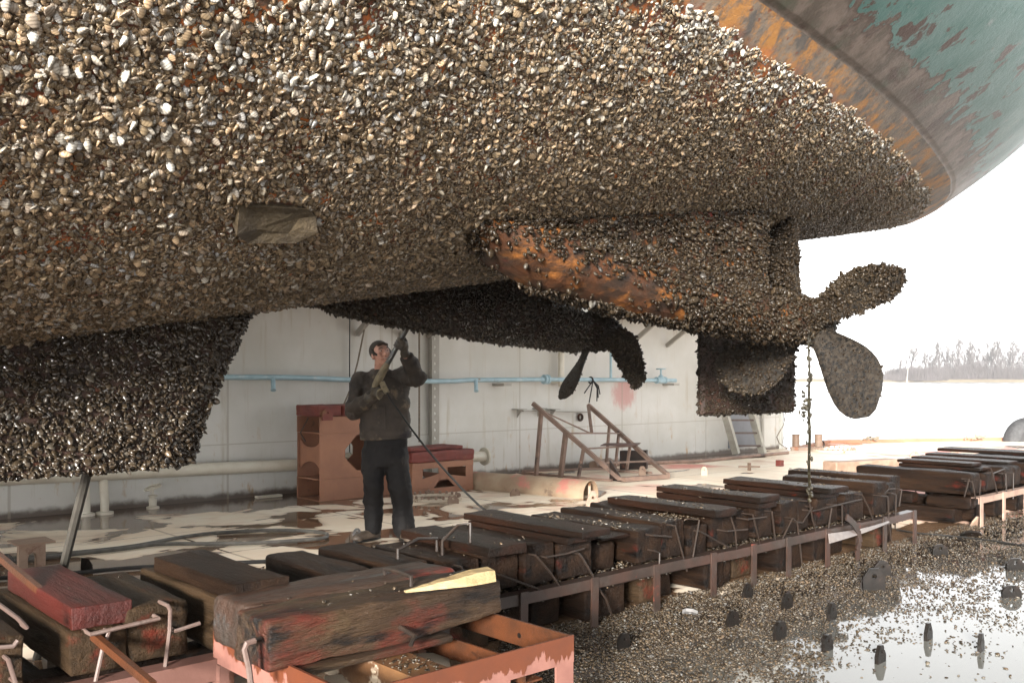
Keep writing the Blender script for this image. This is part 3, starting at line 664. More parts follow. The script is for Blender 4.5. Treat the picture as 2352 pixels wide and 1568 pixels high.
# ---------------------------------------------------------------- dock side wall and what is fixed to it
WV = 10.7
def wall_material():
    m, nt, bs = newmat("grey_painted_wall_plate"); v = coords(nt, rot=(0, 0, -A)); sp = N(nt, "ShaderNodeSeparateXYZ"); nt.links.new(v, sp.inputs[0]); u_, z_ = sp.outputs[0], sp.outputs[2]
    c = mixc(nt, ss(nt, noise(nt, v, .9, 5), .35, .65), (.52, .505, .46), (.6, .585, .55))
    c = mixc(nt, ss(nt, noise(nt, coords(nt, rot=(0, 0, -A), scale=(3, 1, .25)), 2.5, 6), .56, .72), c, (.46, .42, .35))
    low = ss(nt, z_, 1.3, .05)
    c = mixc(nt, math_(nt, 'MULTIPLY', ss(nt, noise(nt, coords(nt, rot=(0, 0, -A), scale=(1.5, 1, .45), loc=(3, 0, 1)), 4.5, 7, .7), .56, .66), math_(nt, 'ADD', math_(nt, 'MULTIPLY', low, .65), .06)), c, (.42, .25, .09))
    c = mixc(nt, math_(nt, 'MULTIPLY', ss(nt, noise(nt, coords(nt, rot=(0, 0, -A)), 14, 6, .7), .66, .72), .6), c, (.3, .16, .07))
    c = mixc(nt, math_(nt, 'MULTIPLY', ss(nt, math_(nt, 'ADD', z_, math_(nt, 'MULTIPLY', noise(nt, v, 7), .12)), .17, .09), .9), c, (.07, .045, .03))
    us, vs__, zs_ = RED_SPOT
    d2 = math_(nt, 'ADD', math_(nt, 'POWER', math_(nt, 'DIVIDE', math_(nt, 'SUBTRACT', u_, us), .34), 2), math_(nt, 'POWER', math_(nt, 'DIVIDE', math_(nt, 'SUBTRACT', z_, zs_), .30), 2))
    d2 = math_(nt, 'ADD', d2, math_(nt, 'MULTIPLY', math_(nt, 'SUBTRACT', noise(nt, coords(nt, rot=(0, 0, -A), scale=(2, 1, 1)), 5, 6), .5), 2.2))
    c = mixc(nt, math_(nt, 'MULTIPLY', ss(nt, d2, 1.25, .2), .6), c, (.46, .13, .11))
    def seam(x, per, off):
        fr = math_(nt, 'FRACT', math_(nt, 'DIVIDE', math_(nt, 'ADD', x, off), per)); return math_(nt, 'GREATER_THAN', math_(nt, 'ABSOLUTE', math_(nt, 'SUBTRACT', fr, .5)), .494)
    sm = math_(nt, 'MAXIMUM', math_(nt, 'MULTIPLY', math_(nt, 'GREATER_THAN', math_(nt, 'ABSOLUTE', math_(nt, 'SUBTRACT', z_, .66)), .008), 0), math_(nt, 'LESS_THAN', math_(nt, 'ABSOLUTE', math_(nt, 'SUBTRACT', z_, .66)), .007))
    sm = math_(nt, 'MAXIMUM', sm, seam(u_, 2.4, .55))
    c = mixc(nt, math_(nt, 'MULTIPLY', sm, .5), c, (.3, .26, .2))
    nt.links.new(c, bs.inputs['Base Color']); bs.inputs['Roughness'].default_value = .42
    bump(nt, bs, math_(nt, 'ADD', noise(nt, v, .8, 3), math_(nt, 'MULTIPLY', sm, .05)), .5, .05); return m
p = onv(1432, 902, WV); RED_SPOT = (toUV(p)[0] - 8, 0, p.z)      # in the wall's own coordinates
wu1 = toUV(onv(1793, 940, WV))[0]
wall = thing("dock_wall", uv(8, WV, 0), "long grey steel dock wall behind the worker, rust streaks near the deck", "wall")
mb = MB(); mb.bx(-9, wu1, WV, WV + 2.4, 0, 5.6); mb.build("wall_plating", wall_material(), wall)
M_wgrey = surf("grey_wall_trim", (.36, .34, .3), (.30, .28, .24), 4, rough=.5, bmp=(.1, .005, 30))
M_wwhite = surf("white_wall_trim", (.62, .62, .58), (.56, .55, .5), 4, rough=.5, bmp=(.1, .005, 30))
# bolted joint strip
ub0 = toUV(onv(984, 900, WV))[0]; ub1 = toUV(onv(1004, 900, WV))[0]
mb = MB(); mb.bx(ub0, ub1, WV - .05, WV - .002, .1, 5.5); strip = mb.build("joint_strip", M_wgrey, wall)
mb = MB(); mb.bx(ub0 - .02, ub0 + .02, WV - .11, WV - .052, .1, 5.5); mb.build("joint_flange", M_wgrey, wall)
z = .25
while z < 3.1:
    mb = MB(); c = uv(ub0 + .035, WV - .05, z); mb.lathe(c, -EV, [(.034, 0), (.034, .02), (.02, .022), (.02, .05), (.012, .055)], 6); mb.build("bolt", M_wwhite, strip); z += .118
# catwalk with knee braces
mb = MB(); mb.bx(-6, wu1 - .2, WV - .85, WV - .003, 2.55, 2.62); mb.bx(-6, wu1 - .2, WV - .9, WV - .85, 2.47, 2.63); cw = mb.build("catwalk", M_wwhite, wall)
for x in (782, 884, 948, 1424, 1510):
    u = toUV(onv(x, 750, WV))[0] + .25
    mb = MB(); mb.bar(uv(u, WV - .01, 2.05), uv(u, WV - .8, 2.55), .05, .07); mb.build("knee_brace", M_wgrey, wall)
for x in (1284, 1640): 
    u = toUV(onv(x, 700, WV))[0]; mb = MB(); mb.bx(u - .12, u + .12, WV - .12, WV - .004, 2.64, 5.5); mb.build("wall_stiffener", M_wwhite, wall)
# grey door plate behind the ladder
ua = toUV(onv(1672, 1000, WV))[0]; ub = toUV(onv(1738, 1000, WV))[0]
mb = MB(); mb.bx(ua, ub, WV - .02, WV - .001, .1, 2.0); mb.build("door", surf("slate_grey_paint", (.2, .21, .23), (.17, .175, .19), 4, rough=.5, bmp=None), wall)
mb = MB(); mb.bx(wu1 - .07, wu1 + .02, WV - .05, WV - .004, 0, 5.5); mb.build("corner_post", M_wwhite, wall)
# electrical conduit with hook on the wall, right of the ladder
c0 = onv(1751, 1038, WV - .05); c1 = onv(1751, 945, WV - .05)
mb = MB(); mb.tube([onv(1752, 1016, WV - .05), c1, c1 + EZ * .6], .035, 8); mb.tube([c1 + EZ * .05 - EV * .02, onv(1765, 951, WV - .1), onv(1768, 947, WV - .1), onv(1768, 938, WV - .1)], .03, 8)
tag(mb.build("cable_conduit", M_wgrey, smooth=True, loc=c0), "thin grey cable conduit with a hook on the wall right of the ladder", "conduit")
# small angle brackets row
mb_l = [(1185, 940), (1232, 938), (1262, 940)]
t = thing("bracket_row", onv(1225, 945, WV), "row of small grey angle brackets with torn strips on the wall behind the stair frame", "brackets")
for x, y in mb_l:
    c = onv(x, y, WV - .002); mb = MB(); mb.prism([c - EU * .09, c + EU * .09, c + EU * .09 - EV * .16, c - EU * .09 - EV * .16], EZ * .012); mb.prism([c - EV * .02, c - EV * .02 - EZ * .13, c - EV * .14], EU * .012); mb.build("bracket", M_wgrey, t)
mb = MB(); mb.bar(onv(1200, 943, WV - .05), onv(1355, 946, WV - .05), .02, .05, EV); mb.build("torn_strip", M_wgrey, t)
# blue pipe
pts = [onv(x, y, WV - .22) for x, y in ((-300, 866), (400, 866), (630, 866), (715, 868), (790, 871.5), (840, 873), (1000, 875.5), (1045, 875), (1075, 872.5), (1250, 871), (1400, 872), (1552, 873.5))]
t = thing("blue_pipe", pts[6], "pale blue pipe running level along the grey wall behind the worker", "pipe")
mb = MB(); mb.tube(pts, .034, 12); mb.build("pipe_run", M_blue, t, True)
for x, y0, y1 in ((627, 868, 896), (1093, 874, 898)):
    a = onv(x, y0, WV - .25); b = onv(x + 1, y1, WV - .34); mb = MB(); mb.tube([a, a.lerp(b, .8), b], [.028, .028, .034], 10); mb.build("outlet_stub", M_blue, t, True)
c = onv(1254, 871, WV - .22); mb = MB(); mb.lathe(c - EU * .05, EU, [(.075, 0), (.075, .04), (.055, .042), (.055, .06), (.075, .062), (.075, .1)], 14); mb.build("pipe_flange", M_blue, t, True)
c = onv(1518, 873, WV - .22); mb = MB(); mb.lathe(c - EU * .13, EU, [(.06, 0), (.06, .03), (.045, .04), (.06, .1), (.06, .16), (.045, .22), (.06, .23), (.06, .26)], 12); mb.lathe(c, EZ, [(.055, 0), (.05, .07), (.03, .09), (.018, .1), (.018, .2)], 10)
vb = mb.build("valve_body", M_blue, t, True)
mb = MB(); mb.torus(c + EZ * .2, EZ, .075, .012, 18, 6); mb.bar(c + EZ * .2 - EU * .07, c + EZ * .2 + EU * .07, .012); mb.bar(c + EZ * .2 - EV * .07, c + EZ * .2 + EV * .07, .012); mb.build("handwheel", M_blue, vb, True)
a = onv(1403, 872, WV - .22); mb = MB(); mb.tube([a, a + EZ * .1, a + EZ * .45], [.026, .022, .022], 8); mb.build("riser", M_blue, t, True)
for x in (1140, 1528, 900): 
    c = onv(x, 880, WV - .002); mb = MB(); mb.bx(*(lambda q: (q - .08, q + .08))(toUV(c)[0]), WV - .26, WV - .002, c.z - .04, c.z); mb.build("pipe_bracket", M_wgrey, t)
# vertical white pipe behind the propeller blade
a = onv(1289, 888, WV - .12); mb = MB(); mb.tube([a, a + EZ * 1.08], .052, 12); mb.bx(*(lambda q: (q - .11, q - .05))(toUV(a)[0]), WV - .2, WV - .02, a.z + .05, a.z + .15)
tag(mb.build("drain_pipe", M_pipe, smooth=True, loc=a), "short white vertical pipe on the wall behind the hanging propeller blade", "pipe")
mb = MB(); mb.torus(onv(1333, 958, WV - .03), EV, .05, .02, 16, 8); tag(mb.build("pipe_ring", M_rust, smooth=True, loc=onv(1333, 958, WV)), "small orange rusty ring on the wall beside the hanging propeller blade", "ring")
# knotted rope hanging from the blue pipe
k = onv(1362, 873, WV - .27)
mb = MB(); mb.torus(k + EV * .05, EU, .05, .014, 16, 6); r_ = random.Random(3)
for dx, dy in ((-20, 30), (-9, 52), (-7, 40), (9, 48), (16, 32), (12, 40)):
    b = onv(1362 + dx, 873 + dy, WV - .26); mid = k.lerp(b, .4) + EU * (.03 * (1 if dx > 0 else -1)) - EV * .03; mb.tube([k, mid, b], .01, 5)
tag(mb.build("knotted_rope", M_hose, smooth=True, loc=k), "short dark rope knotted round the blue pipe, frayed ends hanging", "rope")
# ropes and wires on the wall
def rope_on(name, pts, r, mat, label, cat, v=WV - .08):
    q = [onv(x, y, v) for x, y in pts]; mb = MB(); mb.tube(q, r, 6); return tag(mb.build(name, mat, smooth=True, loc=q[0]), label, cat)
rope_on("wall_wire", [(804, 650), (803, 800), (803, 940), (803, 1062)], .008, M_hose, "thin dark wire hanging straight down the wall just left of the worker's head", "wire")
rope_on("hanging_rope", [(843, 690), (836, 760), (822, 830), (806, 890), (790, 928)], .012, M_rope, "thin tan rope slanting down the wall behind the worker's hat", "rope", WV - .15)
rope_on("hanging_rope", [(962, 650), (963, 800), (963, 920), (963, 1015)], .014, M_rope, "tan rope hanging straight beside the bolted strip on the wall", "rope")
rope_on("slack_wire", [(1799, 940), (1802, 990), (1798, 1018)], .006, M_hose, "thin slack wire hanging at the far corner of the wall by the bollards", "wire")
rope_on("slack_rope", [(1808, 930), (1800, 975), (1790, 992), (1784, 1003), (1790, 1018), (1812, 1032)], .01, M_rope, "slack cord looping down the wall right of the ladder", "cord", WV - .05)
# big cream pipe at the foot of the wall
def pz(u): return .455 - .0205 * (u - 2.4)
t = thing("cream_pipe", uv(4.5, WV - .3, 0), "thick cream pipe low along the foot of the grey wall", "pipe")
mb = MB(); mb.tube([uv(u, WV - .3, pz(u)) for u in (-6, 0, 3, 6, 8.9)], .075, 18); mb.build("pipe_run", M_pipe, t, True)
for u in (6.55, 8.86): mb = MB(); mb.lathe(uv(u, WV - .3, pz(u)), EU, [(.13, 0), (.13, .03), (.075, .032)], 20); mb.build("pipe_flange", M_pipe, t, True)
for x in (236, 193):
    u = toUV(onv(x, 1110, WV - .3))[0]; mb = MB(); mb.tube([uv(u, WV - .3, pz(u)), uv(u + .02, WV - .3, .12), uv(u + .02, WV - .3, .03)], [.05, .045, .045], 10); mb.lathe(uv(u + .02, WV - .3, 0), EZ, [(.09, 0), (.09, .025), (.06, .03)], 12); mb.build("pipe_leg", M_pipe, t, True)
# deck valve with handwheel
b = onz(351, 1167); t = thing("deck_valve", b, "small deck valve with a tilted cream handwheel by the foot of the wall", "valve")
mb = MB(); mb.lathe(b, EZ, [(.07, 0), (.07, .02), (.04, .03), (.045, .1), (.03, .12), (.05, .13), (.05, .15), (.014, .16), (.014, .24)], 12); mb.build("valve_body", M_pipe, t, True)
ax = (EZ - EU * .35).normalized(); mb = MB(); mb.torus(b + EZ * .235, ax, .085, .013, 20, 6); mb.bar(b + EZ * .235 - ax.cross(EV) * .08, b + EZ * .235 + ax.cross(EV) * .08, .012); mb.build("handwheel", M_pipe, t, True)
c = onz(617, 1142); mb = MB(); mb.bx(*(lambda q: (q[0] - .16, q[0] + .16, q[1] - .05, q[1] + .05))(toUV(c)), .004, .03); tag(mb.build("metal_strip", M_pipe, loc=c), "short pale metal strip lying on wet deck beside the tall brown trestle", "strip")

# ---------------------------------------------------------------- tall and low trestles behind the worker
t = thing("tall_trestle", uv(6.2, 10, 0), "tall brown steel trestle capped with red timber, diamond cut-out, behind the worker", "trestle")
u0, u1, v0, v1, zt = 5.73, 6.72, 9.71, 10.24, 1.0
def plate_with_diamond(mb, v):
    out = [(u0, .26), (u1, .26), (u1, .8), (u0, .8)]; dm = [(6.08, .50), (6.24, .34), (6.36, .34), (6.52, .50), (6.52, .60), (6.36, .77), (6.24, .77), (6.08, .60)]
    o = uv(0, v, 0); n = len(dm); b = len(mb.v)
    for th in (0, .012):
        mb.v += [o + EU * a + EZ * z + EV * th for a, z in out] + [o + EU * a + EZ * z + EV * th for a, z in dm]
    def q(*ix): return tuple(b + i for i in ix)
    for s_ in (0, 12):
        D = [4 + s_ + i for i in range(8)]; O = [s_ + i for i in range(4)]
        for f in ((O[0], D[0], D[1]), (O[0], D[1], D[2], O[1]), (O[1], D[2], D[3]), (O[1], D[3], D[4], O[2]), (O[2], D[4], D[5]), (O[2], D[5], D[6], O[3]), (O[3], D[6], D[7]), (O[3], D[7], D[0], O[0])): mb.f.append(q(*f))
    for i in range(8): j = (i + 1) % 8; mb.f.append(q(4 + i, 4 + j, 16 + j, 16 + i))
    for i in range(4): j = (i + 1) % 4; mb.f.append(q(i, j, 12 + j, 12 + i))
mb = MB()
for v in (v0, v1 - .012): plate_with_diamond(mb, v)
mb.build("web_plate", M_brown, t)
for v in (v0 - .005, v1 - .006):
    for za, zb in ((.003, .258), (.803, zt)): mb = MB(); mb.bx(u0, u1, v, v + .016, za, zb); mb.build("side_plate", M_brown, t)
mb = MB(); mb.bx(u0 + .002, u1, v0 + .015, v1 - .015, .002, .014); mb.bx(u0 - .01, u1, v0 + .015, v1 - .015, .25, .266); mb.bx(u0 + .06, u1, v0 + .015, v1 - .015, .795, .81); mb.build("shelf_plate", M_brown, t)
arch = [((v0 + v1) / 2 + math.cos(q) * .2, .36 + math.sin(q) * .1) for q in np.linspace(math.pi, 0, 9)]; dip = [((v0 + v1) / 2 + math.cos(q) * .22, .72 - math.sin(q) * .09) for q in np.linspace(0, math.pi, 9)]
mb = MB(); mb.prism([uv(u0 + .03, a, z) for a, z in [(v0 + .016, .27)] + [(v0 + .02, .36)] + arch[1:-1] + [(v1 - .02, .36), (v1 - .016, .27), (v1 - .016, .72)] + dip[1:-1] + [(v0 + .016, .72)] if not (z == .27)], EU * .012); mb.build("end_plate", M_brown, t)
mb = MB(); mb.bx(u1 - .014, u1 - .002, v0 + .016, v1 - .016, .016, zt); mb.build("end_plate", M_brown, t)
mb = MB(); c = uv(5.82, v0 - .02, 0); mb.holed([(-.07, .96), (.07, .96), (.07, 1.06), (.03, 1.1), (-.03, 1.1), (-.07, 1.06)], (0, 1.05), .012, (c, EU, EZ, EV), .02, 8); mb.build("lug_plate", M_redblk, t)
for k, (a, b, va, vb_) in enumerate(((u0 - .02, u0 + .30, v0 - .0, v1), (u0 + .32, u1 + .02, v0 - .02, v1))):
    mb = MB(); mb.rbox(uv((a + b) / 2, (va + vb_) / 2, 1.07), EU, EV, EZ, ((b - a) / 2, (vb_ - va) / 2, .065), .015, (6, 5, 3), .012, 6, k + 3); mb.build("cap_timber", M_redblk, t)
# bent iron inside the open end
mb = MB(); mb.tube([uv(5.72, v0 + .25, .98), uv(5.7, v0 + .40, .8), uv(5.7, v0 + .28, .7)], .008, 6); mb.build("bent_rod", M_staplel, t)
# low trestle
t = thing("low_trestle", uv(7.36, 9.75, 0), "low brown steel trestle with red timber on top, right of the worker's legs", "trestle")
u0, u1, v0, v1, zt = 6.86, 7.84, 9.42, 9.95, .40
mb = MB()
for v in (v0, v1 - .014):
    mb.bx(u0, u1, v - .006, v + .02, .003, .075); mb.bx(u0, u1, v - .006, v + .02, .325, zt)
    for a, b in ((u0, u0 + .16), (u1 - .12, u1)): mb.bx(a, b, v, v + .014, .077, .323)
    mb.bx(u0 + .42, u0 + .56, v, v + .014, .17, .323)
    o = EV * .014
    for s_ in (((u0 + .16, .077), (u0 + .34, .077), (u0 + .45, .2), (u0 + .45, .26), (u0 + .16, .2)), ((u1 - .12, .077), (u1 - .3, .077), (u0 + .57, .17), (u0 + .57, .23), (u1 - .12, .19))):
        mb.prism([uv(a, v, z) for a, z in s_], o)
mb.build("frame", M_brown, t)
mb = MB(); mb.bx(u0 + .01, u1 - .01, v0 + .03, v1 - .03, .003, .016); mb.bx(u0 + .012, u0 + .024, v0 + .022, v1 - .016, .018, zt); mb.bx(u1 - .024, u1 - .012, v0 + .022, v1 - .016, .018, zt - .1); mb.build("floor_plate", M_brown, t)
mb = MB(); mb.rbox(uv((u0 + u1) / 2, (v0 + v1) / 2, .47), EU, EV, EZ, (.5, .28, .066), .02, (8, 5, 3), .016, 5, 9); mb.build("cap_timber", M_redblk, t)
mb = MB(); mb.rbox(uv(7.3, 9.68, .565), EU, EV, EZ, (.42, .2, .022), .012, (8, 4, 2), .012, 5, 12); tag(mb.build("red_board", M_redblk, loc=uv(7.3, 9.68, .54)), "thin dark red board lying on the low trestle right of the worker", "board")

# ---------------------------------------------------------------- half-pipe trough
a = onz(1357, 1142); b = uv(toUV(a)[0] - .38, toUV(a)[1] + 1.75, 0); d = (b - a).normalized(); s_ = d.cross(EZ); L = (b - a).length
t = thing("half_pipe", a, "half-round rusty cream steel trough lying open side down on the deck", "trough")
rr = .185; rings = []
for q in (0, .25, .5, .75, 1):
    p = a.lerp(b, q); arc = [(math.cos(x), math.sin(x)) for x in np.linspace(-.18, math.pi + .18, 19)]
    rings.append([p + s_ * (cx * rr) + EZ * (cy * rr + .03) for cx, cy in arc] + [p + s_ * (cx * (rr - .012)) + EZ * (cy * (rr - .012) + .03) for cx, cy in reversed(arc)])
mb = MB(); mb.loft(rings); mb.build("shell", surf("rusty_cream_trough", (.36, .27, .18), (.27, .18, .115), 4, (1, 1, 1), .6, [((.45, .17, .13), 2.5, .55, .68, .6, (1, 1, 1)), ((.12, .08, .055), 3.5, .58, .7, .6, (1, 1, 1))], (.2, .006, 30)), t, True)
mb = MB(); mb.bar(a + d * .02 + EZ * .005, a + d * .02 + EZ * .18, .03, .012); mb.build("divider", M_cream, t)
mb = MB(); mb.bar(a + d * .3 + EZ * .07 + s_ * .05, a + d * 1.2 + EZ * .05, .05); mb.build("inner_bar", M_lugl, t)

# ---------------------------------------------------------------- overturned stair frame
M_fr = surf("dusty_brown_angle_iron", (.25, .165, .125), (.16, .105, .08), 5, rough=.6, patches=[((.06, .045, .04), 3, .58, .68, .5, (1, 1, 1)), ((.42, .27, .21), 5, .6, .7, .6, (1, 1, 1))], bmp=(.2, .005, 40))
t = thing("stair_frame", onz(1400, 1100), "rusty angle-iron stair frame standing on the deck in front of the wall", "stair frame")
def seg(p, q, w, nm, h=None, m=M_fr):
    mb = MB(); mb.bar(p, q, w, h); return mb.build(nm, m, t)
fA, fB = at(1224, 926, 14.1), at(1429, 1104, 13.25); rA, rB = at(1351, 930, 15.3), at(1497, 1060, 14.3)
seg(fA, fB, .05, "stringer", .06); seg(rA, rB, .05, "stringer", .06)
for q, (x, y) in ((.40, (1426, 995)), (.60, (1458, 1027)), (.78, (1495, 1054))):
    p = fA.lerp(fB, q); f_ = rA.lerp(rB, (x - 1351) / 146.); seg(p, f_, .05, "tread", .022)
for q, yb, w in ((.10, 1091, .05), (.385, 1096, .06), (.585, 1095, .04)):
    p = fA.lerp(fB, q); g = Vector((p.x - .08, p.y, 0)); seg(g, p, w, "leg")
for q in (.35, .5, .68): p = rA.lerp(rB, q); seg(Vector((p.x - .06, p.y, 0)), p, .035, "leg")
seg(rA, fA.lerp(fB, .4).lerp(rA.lerp(rB, .51), .45), .05, "brace", .02); seg(fA.lerp(fB, .1), fA.lerp(fB, .4).lerp(rA.lerp(rB, .51), .42), .05, "brace", .02)
g0 = onz(1200, 1088); g1 = onz(1405, 1106); g2 = onz(1396, 1083); seg(g0 + EZ * .02, g1 + EZ * .02, .05, "base_rail", .03); seg(g0 + EZ * .022 + EY if False else g0 + EZ * .05, g2 + EZ * .05, .05, "base_rail", .03); seg(g2 + EZ * .02, rB + EZ * (-rB.z + .02), .05, "base_rail", .03)
fr = onz(1432, 1107); fl = onz(1534, 1099)
mb = MB(); mb.prism([fB + EZ * .02, fr + EZ * .06, fr + EZ * .005, Vector((fB.x - .17, fB.y + .1, .005)), Vector((fB.x - .17, fB.y + .1, .3))], Vector((.012, .02, 0))); mb.build("foot_plate", M_steel, t)
seg(fr + EZ * .04, fl + EZ * .04, .09, "foot_rail", .06); seg(rB, fl + EZ * .06, .06, "stringer", .05)
mb = MB(); c = fA.lerp(fB, .6).lerp(rA.lerp(rB, .733), .72); mb.box(c + EZ * .035, Vector((.28, .02, 0)), Vector((.06, .25, 0)), EZ * .006); mb.build("loose_plate", M_pink, t)
# things lying near it
c = onz(1362, 1077); mb = MB(); mb.tube([onz(1362, 1079) + EZ * .075, onz(1400, 1071) + EZ * .075], .07, 12); tag(mb.build("pipe_offcut", M_lugl, smooth=True, loc=c), "short rusty pipe lying under the stair frame near the wall", "pipe")
c = onz(1456, 1078); mb = MB(); mb.box(c + EZ * .16, Vector((.22, .05, 0)), Vector((.02, .06, 0)), EZ * .15); tag(mb.build("steel_block", M_steel, loc=c), "dark brown steel block standing on deck behind the stair frame", "block")
c = onz(1545, 1060); q = [onz(1388, 1078), onz(1500, 1066), onz(1611, 1062), onz(1700, 1047), onz(1812, 1042)]
mb = MB(); mb.tube([p + EZ * .03 for p in (onz(1390, 1071), onz(1610, 1062), onz(1810, 1042.5))], .03, 8); tag(mb.build("long_bar", M_fr, smooth=True, loc=c), "long thin bar lying on the deck along the foot of the wall", "bar")
# ladder against the wall
t = thing("ladder", onz(1715, 1042), "wooden ladder with pinkish rungs leaning at the far end of the grey wall", "ladder")
la0, la1 = onv(1691, 1041, WV - .42), onv(1660, 930, WV - .3); lb0, lb1 = onv(1752, 1041, WV - .42), onv(1722, 930, WV - .3)
M_lad = surf("grey_weathered_ladder", (.42, .40, .34), (.33, .31, .27), 6, rough=.7, bmp=None)
for a, b in ((la0, la1), (lb0, lb1)): mb = MB(); mb.bar(a, a + (b - a) * 1.9, .07, .14, EV); mb.build("rail", M_lad, t)
for k in range(7):
    q = .16 + k * .265; mb = MB(); mb.bar(la0.lerp(la0 + (la1 - la0), q), lb0.lerp(lb1, q), .05, .035); mb.build("rung", M_staplel, t)
# bollards
t = thing("double_bollard", onz(1853, 1032), "twin brown mooring bollards on a common base at the far corner of the dock", "bollard")
for x in (1828, 1880):
    b = onz(x, 1032); mb = MB(); mb.lathe(b, EZ, [(.075, 0), (.075, .3), (.083, .305), (.083, .315)], 16); mb.build("post", M_lugl, t, True)
b0, b1 = onz(1816, 1033), onz(1890, 1034); mb = MB(); mb.bar(b0 + EZ * .03, b1 + EZ * .03, .2, .06); mb.build("base_bar", M_lugl, t)
b = onz(1888, 1032); mb = MB(); mb.torus(b + EZ * .09, EV, .085, .016, 20, 6, -1.4, 1.5, x=EU); mb.build("mooring_ring", M_steel, t, True)
# studded hatch rings
def ring(c, Ro, label, n):
    t = thing("hatch_ring", c, label, "hatch ring", "studded hatch rings")
    mb = MB(); mb.torus(c + EZ * .012, EZ, Ro, .03, 40, 6); mb.build("rim", M_cream, t, True)
    for k in range(n):
        a = 2 * math.pi * k / n; p = c + Vector((math.cos(a), math.sin(a), 0)) * Ro; mb = MB(); mb.lathe(p + EZ * .03, EZ, [(.018, 0), (.018, .035), (.01, .045)], 6); mb.build("stud", M_lugl, t)
ring(onz(998, 1147), .30, "studded round hatch ring on the deck by the worker's boots", 22)
ring(onz(1915, 1036), .40, "studded round hatch ring on the far deck beyond the bollards", 26)
# tyre fender at the far edge and one hanging by the wall end
def tyre(c, axis, Ro, r, label, rope_pts):
    t = thing("tyre", c, label, "tyre"); mb = MB(); mb.torus(c, axis, Ro - r, r, 40, 14); mb.build("carcass", M_rubber, t, True)
    mb = MB(); mb.tube(rope_pts, .02, 6); mb.build("lashing", M_rope, t, True)
c = onz(2362, 1012) + EZ * -.08; tyre(c, (e3 - e2).normalized().cross(EZ), .64, .235, "big grey tyre fender lashed to the outer edge of the dock", [onz(2312, 1001) + EZ * .1, onz(2310, 1008) + EZ * .05, onz(2318, 1013) + EZ * .03])
c = uv(wu1 + .45, WV - .15, 2.75); tyre(c, -EV + EU * .5, .52, .2, "pale grey tyre fender hanging off the wall end, seen past the propeller hub", [c + EZ * .5, c + EZ * 1.2 - EU * .3, uv(wu1, WV - .1, 4.4)])
# small items at the deck edge
for x, y, lb in ((1995, 1017, "small pale heap of rope lying on the far dock edge, left of the other"), (2232, 1014, "small pale knot of rope on the far dock edge near the tyre")):
    c = onz(x, y); mb = MB(); r_ = random.Random(x)
    for k in range(6): a = c + Vector((r_.uniform(-.25, .25), r_.uniform(-.1, .1), .08)); mb.tube([a, a + Vector((r_.uniform(-.2, .2), 0, .06)), a + Vector((r_.uniform(-.3, .3), .05, -.03))], .02, 5)
    tag(mb.build("rope_heap", M_rope, smooth=True, loc=c), lb, "rope")
# wet red timber lying beyond the blocks and small marks
b0, b1 = onz(1905, 1092) + EZ * .1, onz(2050, 1083) + EZ * .1
mb = MB(); d = (b1 - b0); mb.rbox((b0 + b1) / 2, d.normalized(), d.normalized().cross(EZ), EZ, (d.length / 2, .14, .11), .02, (6, 3, 3), .01, 5, 3); tag(mb.build("brown_timber", M_lugl, loc=b0), "pale brown timber lying on deck behind the gap between the two block rows", "timber")

# ---------------------------------------------------------------- the two rows of dock blocks
def timber(name, u0, u1, v0, v1, z0_, z1_, mat, label, cat, group, seed, r=.009, amp=.010, yaw=0.0, tilt=0.0, parent=None, n=(10, 4, 4)):
    c = uv((u0 + u1) / 2, (v0 + v1) / 2, (z0_ + z1_) / 2); q = Matrix.Rotation(R(yaw), 3, 'Z') @ Matrix.Rotation(R(tilt), 3, EU)
    ax, ay, az = q @ EV, q @ EU, q @ EZ
    mb = MB(); mb.rbox(c, ax, -ay, az, ((v1 - v0) / 2, (u1 - u0) / 2, (z1_ - z0_) / 2), r, n, amp, 7, seed)
    return tag(mb.build(name, mat, smooth=True, loc=c), label, cat, group)
GB, GP, GS, GL = "timber blocks across the block rows", "thin boards on the block rows", "bent iron staples on the blocks", "lower timbers under the rails"
